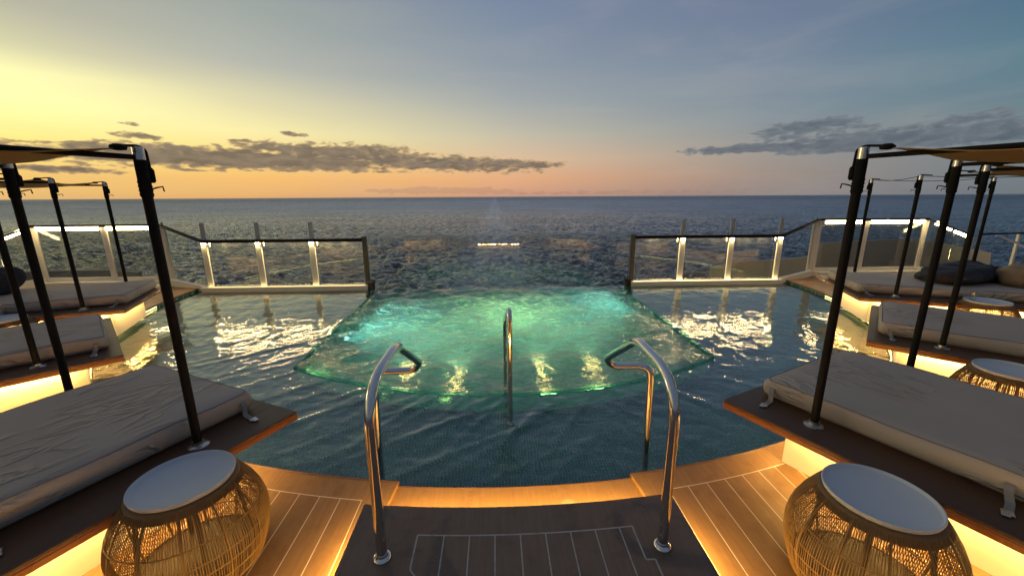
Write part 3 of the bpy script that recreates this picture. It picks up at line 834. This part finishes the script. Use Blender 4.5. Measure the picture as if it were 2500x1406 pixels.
# ------------------------------------------------------------------ grab rails
def grab_rail(pts, rad, label, feet, r=0.0245):
    o = thing('grab_rail', label, 'grab rail', feet[0], 0, 'polished steel grab rails')
    L = Vector(feet[0])
    mb = MB(); mb.tube([Vector(p) - L for p in fillet(pts, rad, 10)], r, 20); mb.build('tube', 'steel', o, True, 50)
    for f in feet:
        mb = MB(); p = Vector(f) - L
        mb.lathe([(0.044, 0.0), (0.044, 0.008), (0.038, 0.016), (0.030, 0.020), (0.027, 0.03)], p, 28); mb.build('flange', 'steel', o, True, 40)
for s in (-1, 1):
    pts = [(s * .685, 1.60, .18), (s * .685, 1.60, 1.06), (s * .665, 2.06, 1.09), (s * .66, 2.62, .74), (s * .72, 2.66, .665), (s * .975, 2.58, .70), (s * .985, 2.58, -.40)]
    grab_rail(pts, [0.24, 0.10, 0.075, 0.075, 0.10], ('polished steel hoop rail at the %s side of the dark step' % ('left' if s < 0 else 'right')), [(s * .685, 1.60, .18), (s * .985, 2.58, -.418)])
grab_rail([(0.0, 3.40, -.40), (0.0, 3.40, .91), (-.03, 4.05, .60), (-.03, 4.05, -1.28)], [0.16, 0.20], 'single steel grab rail standing in the pool before the churning spa', [(0.0, 3.40, -.418), (-.03, 4.05, -1.295)], 0.0225)

# ------------------------------------------------------------------ daybeds
GB = 'canopy daybeds round the pool'
def daybed(s, org, deg, label, canopy=True, seed=1, pu=(.48, .48)):
    th = R(deg); u = (s * math.sin(th), -math.cos(th))
    o = thing('canopy_daybed', label, 'daybed', (s * org[0], org[1], 0), math.atan2(u[1], u[0]), GB)
    W, L = 1.78, 2.25
    y = lambda v: s * v
    g = random.Random(seed)
    # board: two layers with a shadow line
    mb = MB(); mb.box((L / 2, y(W / 2), .4405), (L, W, .019), 0, .004); bb = mb.build('base_board', 'teak', o)
    mb = MB(); mb.box((L / 2, y(W / 2), .4275), (L - .012, W - .012, .007)); mb.box((L / 2, y(W / 2), .4070), (L, W, .034), 0, .004); mb.build('edge_trim', 'varnish', bb)
    # plinth
    mb = MB(); mb.box(((.27 + L - .1) / 2, y(W / 2), .195), (L - .37, W - .70, .388)); mb.build('plinth', 'panel', o)
    # light strips under the board
    mb = MB()
    mb.box((L / 2 + .1, y(.305), .3835), (L - .45, .016, .010)); mb.box((L / 2 + .1, y(W - .305), .3835), (L - .45, .016, .010)); mb.box((.228, y(W / 2), .3835), (.016, W - .72, .010))
    mb.build('light_strip', 'led', o)
    for (p, q, aim, w) in (((.33, y(.302), .378), (2.1, y(.302), .378), (0, s * .35, -1), 46.0), ((.33, y(W - .302), .378), (2.1, y(W - .302), .378), (0, -s * .35, -1), 46.0), ((.226, y(.38), .378), (.226, y(W - .38), .378), (.35, 0, -1), 20.0)):
        strip_lamp(o, p, q, aim, .016, w)
    # mattress: rounded slab with soft top
    x0, x1, v0, v1 = .07, L - .05, .31, 1.51
    z0, z1 = .4515, .585
    nx, ny = 90, 50
    def slab(nx, ny):
        # superellipse-like shell: top grid + rounded sides
        rows = []
        prof = [(0.0, 0.030), (0.02, 0.010), (0.045, 0.0), (0.085, 0.0), (0.112, 0.008), (0.126, 0.022), (0.133, 0.045)]
        loops = []
        def ring(inset, z):
            X0, X1, V0, V1 = x0 + inset, x1 - inset, v0 + inset, v1 - inset; c = 0.055; pts = []
            for cx, cy, a0 in ((X1 - c, V0 + c, -90), (X1 - c, V1 - c, 0), (X0 + c, V1 - c, 90), (X0 + c, V0 + c, 180)):
                for k in range(7):
                    a = R(a0 + 15 * k); pts.append((cx + c * math.cos(a), cy + c * math.sin(a)))
            # subdivide the straight runs
            out = []
            for i, p in enumerate(pts):
                q = pts[(i + 1) % len(pts)]; d = math.hypot(q[0] - p[0], q[1] - p[1]); m = max(1, int(d / 0.05))
                for k in range(m): out.append((p[0] + (q[0] - p[0]) * k / m, p[1] + (q[1] - p[1]) * k / m, z))
            return out
        base = ring(0.0, 0.0); n = len(base)
        cx, cy = (x0 + x1) / 2, (v0 + v1) / 2
        for h, ins in prof:
            rg = []
            for (x, v, _) in base:
                # shrink toward the centre by an inset
                kx = (abs(x - cx) - ins) / abs(x - cx) if abs(x - cx) > 1e-6 else 1
                fx = 1 - ins / ((x1 - x0) / 2); fv = 1 - ins / ((v1 - v0) / 2)
                rg.append((cx + (x - cx) * fx, cy + (v - cy) * fv, z0 + h + 0.004 * math.sin(9 * x + 5 * v + seed) * (h > .04)))
            loops.append(rg)
        for k in range(1, 14):
            f = 1 - k / 14
            rg = []
            for (x, v, z) in loops[len(prof) - 1]:
                X, V = cx + (x - cx) * f, cy + (v - cy) * f
                dz = 0.004 * (1 - f ** 3) + 0.004 * math.sin(3.1 * X + seed) * math.sin(4.3 * V) * (1 - f)
                rg.append((X, V, z0 + 0.134 + dz))
            loops.append(rg)
        mb = MB(); vs = [(a, s * b, c) for rg in loops for a, b, c in rg]; fs = []
        for i in range(len(loops) - 1):
            for k in range(n):
                a, b = i * n + k, i * n + (k + 1) % n
                fs.append((a, b, b + n, a + n) if s > 0 else (a, a + n, b + n, b))
        top = tuple(range((len(loops) - 1) * n, len(loops) * n)); fs.append(top if s > 0 else top[::-1])
        mb.add(vs, fs); return mb, [(a, s * b, c) for a, b, c in loops[5]], [(a, s * b, c) for a, b, c in loops[1]]
    mb, up, lo = slab(nx, ny); m = mb.build('mattress', 'mattress', o, True, 60)
    for rg in (up, lo):
        mb = MB(); mb.tube(rg + [rg[0]], 0.0042, 6, False); mb.build('piping', 'piping', m, True)
    # tie-down straps with buckles on the near edge
    for xx in (.16, 1.25):
        mb = MB()
        path = [(xx, v0 - .004, .53), (xx, v0 - .028, .515), (xx + .01, v0 - .036, .478), (xx + .02, v0 - .05, .457), (xx + .03, v0 - .12, .4555)]
        P = fillet([(a, s * b, c) for a, b, c in path], .03, 4)
        vs = []; fs = []
        for p in P: vs += [(p.x - .016, p.y, p.z), (p.x + .016, p.y, p.z), (p.x + .016, p.y, p.z + .003), (p.x - .016, p.y, p.z + .003)]
        for i in range(len(P) - 1):
            for e in range(4): fs.append((i * 4 + e, i * 4 + (e + 1) % 4, i * 4 + 4 + (e + 1) % 4, i * 4 + 4 + e))
        mb.add(vs, fs); st = mb.build('strap', 'strap', m)
        mb = MB(); mb.box((xx + .032, s * (v0 - .145), .4575), (.044, .040, .010), .3 * s, .003); mb.box((xx + .032, s * (v0 - .172), .4575), (.030, .018, .007), .3 * s, .002)
        mb.build('buckle', 'brushed', st)
    # poles
    ZT = 2.12
    spots = [(pu[0], .2), (pu[1], W - .2), (1.98, .2), (1.98, W - .2)]
    for k, (a, v) in enumerate(spots):
        mb = MB(); mb.tube([(a, y(v), .452), (a, y(v), ZT - .02)], 0.0228, 18); p = mb.build('pole', 'pole', o, True, 40)
        mb = MB(); mb.lathe([(.054, 0), (.054, .004), (.048, .008), (.030, .011), (.028, .03)], (a, y(v), .4502), 28); mb.build('base_plate', 'brushed', p, True, 40)
        mb = MB(); mb.lathe([(.0245, ZT - .062), (.0245, ZT - .004), (.021, ZT)], (a, y(v), 0), 20); mb.build('cap', 'brushed', p, True, 40)
        prof = [(.0235, ZT - .245)]
        for q in range(9): prof += [(.0260 + .0028 * (q % 2), ZT - .240 + q * .010)]
        prof += [(.0258, ZT - .150), (.0262, ZT - .10), (.0255, ZT - .062)]
        mb = MB(); mb.lathe(prof, (a, y(v), 0), 18)
        # cleat with wrapped cord on the outer side and a loose cord end
        mb.box((a - .036, y(v), ZT - .135), (.030, .024, .075), 0, .010); mb.box((a - .030, y(v), ZT - .085), (.020, .020, .05), 0, .008); mb.tube([(a - .02, y(v), ZT - .205), (a - .05, y(v), ZT - .195), (a - .075, y(v), ZT - .190), (a - .078, y(v), ZT - .215)], .0040, 6)
        mb.build('sleeve', 'sleeve', p, True, 60)
        mb = MB(); mb.tube(fillet([(a - .036, y(v), ZT - .12), (a - .032, y(v), ZT - .01), (a, y(v), ZT + .006), (a + .11 * (1 if k < 2 else -1), y(v + (-.01 if v < 1 else .01)), ZT - .006)], .03, 5), .0065, 6); mb.build('rope', 'sleeve', p)
    if canopy:
        for v in (.2, W - .2):
            mb = MB(); mb.tube([(pu[0 if v < 1 else 1], y(v), ZT - .05), (1.98, y(v), ZT - .05)], .0125, 10); mb.build('cross_bar', 'pole', o, True, 50)
        nu_, nv_ = 30, 24
        a0, a1 = .57, 1.89
        U, V = np.meshgrid(np.linspace(0, 1, nu_), np.linspace(0, 1, nv_))
        bow = 0.10 * 4 * U * (1 - U); bowu = 0.08 * 4 * V * (1 - V)
        Vv = (.165 + (W - .33) * V)
        Uu = (a0 + (a1 - a0) * U); Uu = Uu + (0.5 - U) * 2 * bowu * 0.8
        Zz = ZT - .012 - .060 * np.sin(np.pi * U) ** .7 - .035 * np.sin(np.pi * V) + .004 * np.sin(17 * U + 9 * V)
        lo_ = np.stack([Uu, s * Vv, Zz], -1); hi_ = lo_ + np.array([0, 0, .004])
        mb = MB(); n_ = nu_ * nv_
        vs = [tuple(p) for p in lo_.reshape(-1, 3)] + [tuple(p) for p in hi_.reshape(-1, 3)]; fs = []
        for j in range(nv_ - 1):
            for i in range(nu_ - 1):
                q = (j * nu_ + i, j * nu_ + i + 1, (j + 1) * nu_ + i + 1, (j + 1) * nu_ + i)
                fs.append(q); fs.append(tuple(k + n_ for k in q[::-1]))
        per = [i for i in range(nu_)] + [j * nu_ + nu_ - 1 for j in range(1, nv_)] + [(nv_ - 1) * nu_ + i for i in range(nu_ - 2, -1, -1)] + [j * nu_ for j in range(nv_ - 2, 0, -1)]
        for i in range(len(per)):
            a, b = per[i], per[(i + 1) % len(per)]; fs.append((a, a + n_, b + n_, b))
        mb.add(vs, fs); c = mb.build('canopy', 'canopy', o, True, 40)
        for (a, v) in ((.585, .18), (.585, W - .18), (1.875, .18), (1.875, W - .18)):
            mb = MB(); mb.lathe([(.008, -.014), (.03, -.010), (.034, .004), (.018, .016)], (a, y(v), ZT - .012), 14)
            mb.build('corner_patch', 'sleeve', c, True)
    else:
        mb = MB()
        for (p, q) in ((0, 1), (1, 3), (0, 2)):
            a, b = spots[p], spots[q]
            mb.tube([(a[0] + (b[0] - a[0]) * k / 8, y(a[1] + (b[1] - a[1]) * k / 8), ZT - .012 - .10 * math.sin(math.pi * k / 8) * .35) for k in range(9)], .004, 6)
        mb.build('rope', 'sleeve', o)
    return o
daybed(-1, (1.49, 2.52), 25.5, 'nearest left daybed, creased grey mattress, wooden tip pointing over the dark water', True, 1, (.50, .54))
daybed(1, (1.49, 2.52), 25.5, 'nearest right daybed, smooth taupe mattress with metal buckle at its corner', True, 2)
daybed(-1, (3.60, 3.63), 45, 'middle left daybed behind the nearest one, short stretch of mattress in view', True, 3, (.53, .48))
daybed(1, (3.58, 3.60), 45, 'middle right daybed between two wicker side tables, square wooden end facing the pool', True, 4, (.53, .46))
daybed(-1, (5.03, 5.28), 67, 'farthest left daybed beside the lit glass railing, flat canopy frame against the sunset', True, 5)
daybed(1, (5.05, 5.26), 67, 'farthest right daybed without canopy cloth, dark cover heaped on its mattress', False, 6)

# ------------------------------------------------------------------ soft things lying on the far beds
def lump(name, loc, rz, size, mat, label, cat, seed, fold=0.12):
    g = np.random.default_rng(seed)
    nu_, nv_ = 64, 32
    th, ph = np.meshgrid(np.linspace(0, 2 * np.pi, nu_, endpoint=False), np.linspace(-np.pi / 2, np.pi / 2, nv_))
    e = 0.75
    sg = lambda x: np.sign(x) * np.abs(x) ** e
    X = sg(np.cos(ph)) * sg(np.cos(th)); Y = sg(np.cos(ph)) * sg(np.sin(th)); Z = sg(np.sin(ph))
    n = np.zeros_like(X)
    for i in range(14):
        k = g.normal(0, 3.4, 3); n += np.sin(k[0] * X + k[1] * Y + k[2] * Z + g.uniform(0, 6)) / (1 + i * .25)
    f = 1 + fold * n * 0.35
    X = X * size[0] / 2 * f; Y = Y * size[1] / 2 * f; Z = (np.maximum(Z, -0.75) + .75) / 1.75 * size[2] * (1 + fold * n * 0.4 * (Z > -.5))
    Xc = np.concatenate([X, X[:, :1]], 1); Yc = np.concatenate([Y, Y[:, :1]], 1); Zc = np.concatenate([Z, Z[:, :1]], 1)
    o = grid_mesh(name, Xc, Yc, Zc, mat, up=False)
    o.location = loc; o.rotation_euler = (0, 0, rz)
    return tag(o, label, cat)
lump('blanket', (6.95, 5.66, .588), R(12), (1.45, .70, .26), 'dark_cloth', 'dark crumpled cover heaped on the farthest right daybed', 'cover', 2, .22)
lump('cushion', (7.42, 5.18, .588), R(-30), (.62, .50, .30), 'tan_cloth', 'tan cushion at the right edge beside the dark crumpled cover', 'cushion', 8, .06)
lump('blanket', (-7.2, 5.65, .588), R(10), (.80, .60, .34), 'dark_cloth', 'dark bundled cover on the farthest left daybed at the picture edge', 'cover', 5, .18)

# ------------------------------------------------------------------ wicker side tables
def side_table(loc, label, first=[None]):
    if first[0] is None:
        o = thing('side_table', label, 'side table', loc, 0, 'round wicker side tables')
        prof = [(.292, .012), (.318, .09), (.334, .17), (.336, .24), (.322, .31), (.292, .38), (.256, .44), (.232, .475)]
        def at(z):
            for (r0, z0), (r1, z1) in zip(prof, prof[1:]):
                if z <= z1: return r0 + (r1 - r0) * (z - z0) / (z1 - z0)
            return prof[-1][0]
        zs = np.linspace(.012, .475, 16)
        # smooth radii
        rs = np.interp(zs, [p[1] for p in prof], [p[0] for p in prof])
        mb = MB(); n = 190
        for k in range(n):
            g = rnd.uniform(-.4, .4) * 2 * math.pi / n * .45
            lean = rnd.uniform(-.012, .012)
            a0 = 2 * math.pi * k / n + g
            mb.tube([(r * math.cos(a0 + lean * (z - .2)), r * math.sin(a0 + lean * (z - .2)), z) for r, z in zip(rs, zs)], 0.0022 * rnd.uniform(.85, 1.25), 4, False)
        # thicker paired ribs and hoops
        for k in range(12):
            a = 2 * math.pi * k / 12
            mb.tube([((r - .004) * math.cos(a), (r - .004) * math.sin(a), z) for r, z in zip(rs, zs)], .0055, 5, False)
        for z in (.02, .095, .17, .235, .325):
            r = float(np.interp(z, zs, rs)) - .001
            mb.tube([(r * math.cos(2 * math.pi * k / 64), r * math.sin(2 * math.pi * k / 64), z) for k in range(65)], .0038, 5, False)
        w = mb.build('wicker_shell', 'wicker', o, True)
        # tightly wound shoulder under the tray
        mb = MB(); mb.lathe([(.2475, .446), (.243, .454), (.2385, .460), (.231, .478), (.220, .485)], n=64); mb.build('shoulder', 'wicker', o, True, 60)
        mb = MB(); mb.lathe([(.280, 0), (.292, .006), (.290, .018), (.270, .018)], n=64); mb.build('foot_ring', 'wicker_dark', o, True, 40)
        for k in range(4):
            a = math.pi / 4 + k * math.pi / 2; mb = MB(); mb.tube([(.245 * math.cos(a), .245 * math.sin(a), .015), (.19 * math.cos(a), .19 * math.sin(a), .475)], .010, 8)
            mb.build('leg', 'wicker_dark', o, True, 40)
        mb = MB(); mb.lathe([(.205, .486), (.214, .490), (.219, .506), (.217, .512), (.213, .512), (.208, .500), (.198, .494), (.02, .493)], n=72); mb.build('tray', 'tray', o, True, 35)
        first[0] = o
        return o
    src = first[0]
    o = src.copy(); COL.objects.link(o); o.location = loc; o['label'] = label
    for ch in list(src.children):
        c = ch.copy(); COL.objects.link(c); c.parent = o
    o.rotation_euler = (0, 0, rnd.uniform(0, 6))
    return o
side_table((-1.70, 1.80, 0), 'wicker drum table at lower left, between the lit planks and the near daybed')
side_table((1.66, 1.52, 0), 'wicker drum table at lower right, beside the smooth taupe daybed')
side_table((3.98, 2.76, 0), 'wicker drum table half hidden behind the nearest right daybed')
side_table((6.3, 4.75, 0), 'wicker drum table far right with a drinking glass on its tray')
side_table((-5.93, 4.70, 0), 'wicker drum table at the left picture edge, behind the middle left daybed')
g = MB(); g.lathe([(.030, 0), (.032, .004), (.036, .105), (.0345, .105), (.0305, .010), (.002, .008)], n=28)
tag(g.build('drinking_glass', 'clear', None, True, 40), 'clear drinking glass on the far right wicker table', 'glass').location = (6.22, 4.86, .4935)

# ------------------------------------------------------------------ glass fences
def post(mb, x, y, z0, z1, rz=0.0, w=.07, d=.028): mb.box((x, y, (z0 + z1) / 2), (w, d, z1 - z0), rz, .004)
def aft_fence(s):
    xs = [6.12, 5.03, 3.94]; xe = 2.86
    Y = 8.5
    o = thing('glass_fence', 'glass fence with three slim posts along the aft pool edge, %s of the frameless panel' % ('left' if s < 0 else 'right'), 'fence', (s * 4.5, Y, -.06), 0, 'aft glass fences')
    L = lambda x, y, z: (x - s * 4.5, y - Y, z + .06)
    for i, x in enumerate(xs):
        mb = MB(); mb.box(L(s * x, Y - .045, .465), (.118, .034, 1.07), 0, .004); p = mb.build('post', 'cream', o)
        mb = MB(); mb.box(L(s * x, Y - .025, 1.195), (.100, .030, .37), 0, .014); mb.build('post_top', 'grey_metal', p)
        mb = MB()   # hooked bracket carrying the rail
        mb.bar(L(s * x - s * .05, Y - .055, .90), L(s * x - s * .115, Y - .055, .92), .03, .045); mb.bar(L(s * x - s * .105, Y - .055, .915), L(s * x - s * .105, Y - .055, .985), .03, .03, (1, 0, 0)); mb.build('bracket', 'cream', p)
        mb = MB(); mb.box(L(s * x, Y - .0725, .977), (.085, .013, .006)); mb.build('spot_lamp', 'led_spot', p)
        strip_lamp(p, L(s * x - .045, Y - .0725, .9735), L(s * x + .045, Y - .0725, .9735), (0, -.25, -1), .012, 4.5, (1.0, .74, .34))
    mb = MB(); mb.box(L(s * xe, Y - .03, .505), (.095, .06, 1.14), 0, .004); mb.build('end_post', 'dark_metal', o)
    mb = MB(); mb.box(L(s * (xe - .07), Y - .03, .005), (.12, .10, .20), 0, .006); mb.build('end_shoe', 'black', o)
    mb = MB(); mb.bar(L(s * (xe + .03), Y - .055, 1.012), L(s * 6.17, Y - .055, 1.012), .060, .044); mb.bar(L(s * (xe + .04), Y - .080, .982), L(s * 6.16, Y - .080, .982), .005, .018); mb.bar(L(s * (xe + .04), Y - .030, .982), L(s * 6.16, Y - .030, .982), .005, .018); mb.bar(L(s * 6.165, Y - .055, 1.010), L(s * 7.26, 8.84, 1.318), .060, .044)
    mb.build('handrail', 'rail', o)
    edges = [xe + .045] + sorted(xs) + [6.16]
    for a, b in zip(edges[:-1], edges[1:]):
        if b - a < .2: continue
        mb = MB(); mb.box(L(s * (a + b) / 2, Y, .505), (b - a - .012, .012, .93)); mb.build('pane', 'glass', o)
        mb = MB(); mb.box(L(s * (a + b) / 2, Y - .055, .9820), (b - a - .22, .040, .016)); mb.build('light_strip', 'led_under_rail', o)
        strip_lamp(o, L(s * (a + .11), Y - .055, .9732), L(s * (b - .11), Y - .055, .9732), (0, 0, -1), .040, 13.0, (1.0, .74, .34))
    # sloped end pane up to the side deck
    mb = MB(); mb.add([L(s * 6.18, Y, .06), L(s * 7.16, 8.8, .16), L(s * 7.16, 8.8, 1.26), L(s * 6.18, Y, .97), L(s * 6.18, Y + .012, .06), L(s * 7.16, 8.812, .16), L(s * 7.16, 8.812, 1.26), L(s * 6.18, Y + .012, .97)],
                      [(0, 1, 2, 3), (7, 6, 5, 4), (0, 4, 5, 1), (1, 5, 6, 2), (2, 6, 7, 3), (3, 7, 4, 0)]); mb.build('pane', 'glass', o)
    mb = MB(); mb.box(L(s * (xe + 6.3) / 2, Y - .03, -.03), (6.3 - xe, .14, .14), 0, .006); mb.bar(L(s * 6.26, Y, -.02), L(s * 7.2, 8.80, .09), .08, .14); mb.build('kerb', 'cream', o)
    mb = MB(); mb.box(L(s * (xe + 6.2) / 2, Y - .090, .0435), (6.1 - xe, .010, .007)); mb.build('kerb_light', 'led_kerb_left' if s < 0 else 'led_kerb_right', o)
    strip_lamp(o, L(s * (xe + .1), Y - .090, .0475), L(s * 6.15, Y - .090, .0475), (0, .15, 1), .010, 3.0 if s < 0 else 6.5, (1.0, .74, .34))
aft_fence(-1); aft_fence(1)
mb = MB(); mb.box((-.02, 8.50, .435), (5.66, .020, 1.27))
cg = tag(mb.build('glass_screen', 'glass'), 'wide frameless glass panel closing the aft edge of the spa', 'glass panel')
mb = MB(); mb.box((-.02, 8.50, 1.0735), (5.66, .018, .006)); mb.build('top_edge', 'grey_metal', cg)

def side_fence(s):
    z = 1.30
    o = thing('glass_fence', 'raised glass fence with glowing handrail on the %s side deck' % ('left' if s < 0 else 'right'), 'fence', (s * 7.25, 8.86, 0), 0, 'side deck glass fences')
    L = lambda x, y, zz: (x - s * 7.25, y - 8.86, zz)
    A, B = (7.25, 8.86), (9.85, 8.90)
    C = (10.12, 8.15, .98)
    for i, x in enumerate((7.25, 8.42, 9.85)):
        zb = 0 if i == 0 else .16
        mb = MB(); mb.box(L(s * x, 8.87, (zb + z - .02) / 2), (.19 if i == 0 else .115, .04, z - .02 - zb), 0, .004); p = mb.build('post', 'cream', o)
        if i == 0:
            mb = MB(); mb.box(L(s * (x - .01), 8.905, .70), (.04, .03, 1.36), 0, .01); mb.build('post_top', 'grey_metal', p)
            mb = MB(); mb.bar(L(s * x + s * .05, 8.85, 1.17), L(s * x + s * .14, 8.85, 1.21), .035, .05); mb.bar(L(s * x + s * .125, 8.85, 1.20), L(s * x + s * .125, 8.85, 1.28), .035, .03, (1, 0, 0)); mb.build('bracket', 'cream', p)
    mb = MB(); mb.bar(L(s * 7.25, 8.84, z + .018), L(s * 9.86, 8.84, z + .018), .06, .042); mb.bar(L(s * 9.84, 8.845, z + .012), L(s * C[0], C[1], C[2] + .03), .06, .03); mb.build('handrail', 'rail', o)
    for (a, b) in ((7.42, 8.34), (8.50, 9.76)):
        mb = MB(); mb.bar(L(s * a, 8.835, z - .040), L(s * b, 8.835, z - .040), .03, .072); mb.build('light_bar', 'led_rail', o)
        mb = MB(); mb.box(L(s * (a + b) / 2, 8.88, .70), (b - a + .06, .012, 1.06)); mb.build('pane', 'smoked', o)
    mb = MB()
    p0 = Vector((9.90, 8.79, z - .036)); p1 = Vector((C[0], C[1], C[2] - .02))
    q = lambda f: L(*[(s if k == 0 else 1) * (p0[k] + (p1[k] - p0[k]) * f) for k in range(3)])
    mb.bar(q(.10), q(.52), .03, .075); mb.bar(q(.60), q(.92), .03, .075); mb.build('light_bar', 'led_rail', o)
    mb = MB(); mb.box(L(s * C[0], C[1], .56), (.10, .06, .84), 0, .004); mb.build('post', 'cream', o)
    mb = MB(); v = [L(s * 9.90, 8.80, .2), L(s * C[0], C[1] + .04, .2), L(s * C[0], C[1] + .04, .92), L(s * 9.90, 8.80, 1.2)]
    v2 = [(a + s * .012, b, c) for a, b, c in v]
    mb.add(v + v2, [(0, 1, 2, 3), (7, 6, 5, 4), (0, 4, 5, 1), (1, 5, 6, 2), (2, 6, 7, 3), (3, 7, 4, 0)]); mb.build('pane', 'smoked', o)
    # two step kerb at the foot, running along and turning forward
    mb = MB(); mb.box(L(s * 8.62, 8.80, .06), (2.55, .12, .12), 0, .005); mb.box(L(s * 8.60, 8.90, .10), (2.6, .07, .21), 0, .005)
    mb.bar(L(s * 9.88, 8.86, .10), L(s * 10.14, 8.0, .10), .09, .20); mb.build('kerb', 'cream', o)
side_fence(-1); side_fence(1)

# outboard stair rail at far right
o = thing('stair_rail', 'cream stair railing with sloping steel handrail at the far right edge', 'railing', (10.4, 8.3, 0))
L = lambda x, y, zz: (x - 10.4, y - 8.3, zz)
mb = MB(); mb.bar(L(10.25, 8.1, 1.03), L(11.9, 8.3, 1.03), .05, .03); mb.build('handrail', 'rail', o)
for x in (10.34, 11.35):
    mb = MB(); mb.box(L(x, 8.15 + (x - 10.3) * .1, .62), (.05, .05, .80), 0, .004); mb.build('post', 'cream', o)
mb = MB(); mb.tube(fillet([L(10.55, 8.05, 1.0), L(10.62, 8.0, .99), L(11.05, 7.75, .72), L(11.06, 7.74, .40)], .08, 6), .021, 12); mb.build('sloping_rail', 'steel', o, True, 40)
mb = MB(); mb.box(L(11.04, 7.74, .62), (.075, .06, .62), 0, .004); mb.build('post', 'cream', o)

# ------------------------------------------------------------------ lower deck wings seen through the glass
for s in (-1, 1):
    mb = MB()
    if s > 0: path = [(6.9, 12.4, -.42), (7.4, 11.9, -.14), (8.0, 11.5, -.05), (8.8, 11.3, .04), (9.25, 11.2, .12), (9.4, 11.15, .50), (10.6, 11.1, .56), (11.6, 11.1, .60), (12.4, 10.8, .55), (12.6, 9.6, .4)]
    else: path = [(-9.9, 11.1, -.10), (-10.6, 11.05, -.01), (-11.6, 11.0, .0), (-12.6, 10.9, .0), (-13.2, 9.8, .0)]
    P = path
    vs = []; fs = []
    for (x, y, zt) in P: vs += [(x, y, zt), (x, y + .14, zt), (x, y + .14, -2.4), (x - .02 * s, y - .35, -2.4)]
    for i in range(len(P) - 1):
        k = i * 4
        for e in range(4): fs.append((k + e, k + (e + 1) % 4, k + 4 + (e + 1) % 4, k + 4 + e))
    fs += [(0, 1, 2, 3), tuple(len(vs) - 1 - k for k in range(4))]
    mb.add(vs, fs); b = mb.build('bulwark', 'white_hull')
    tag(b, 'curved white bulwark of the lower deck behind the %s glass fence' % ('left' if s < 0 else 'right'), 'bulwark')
mb = MB(); mb.prism([(-12.6, 9.2), (12.6, 9.2), (12.0, 11.2), (6.5, 11.6), (5.2, 12.6), (3.0, 9.6), (-3.0, 9.6), (-8.0, 11.2), (-12.6, 11.0)], -2.6, -2.3)
structure(mb.build('lower_deck', 'white_hull'))

# ------------------------------------------------------------------ render settings
S.render.engine = 'CYCLES'
c = S.cycles
c.use_denoising = True
try: c.denoiser = 'OPENIMAGEDENOISE'
except Exception: pass
c.max_bounces = 14; c.diffuse_bounces = 4; c.glossy_bounces = 6; c.transmission_bounces = 10; c.transparent_max_bounces = 24; c.volume_bounces = 2
c.caustics_reflective = False; c.caustics_refractive = True
c.sample_clamp_indirect = 5.0; c.blur_glossy = 0.3
c.use_light_tree = True
S.view_settings.view_transform = 'Standard'
S.view_settings.look = 'None'
S.view_settings.exposure = 0.0
S.view_settings.gamma = 1.0
S.view_settings.use_curve_mapping = False
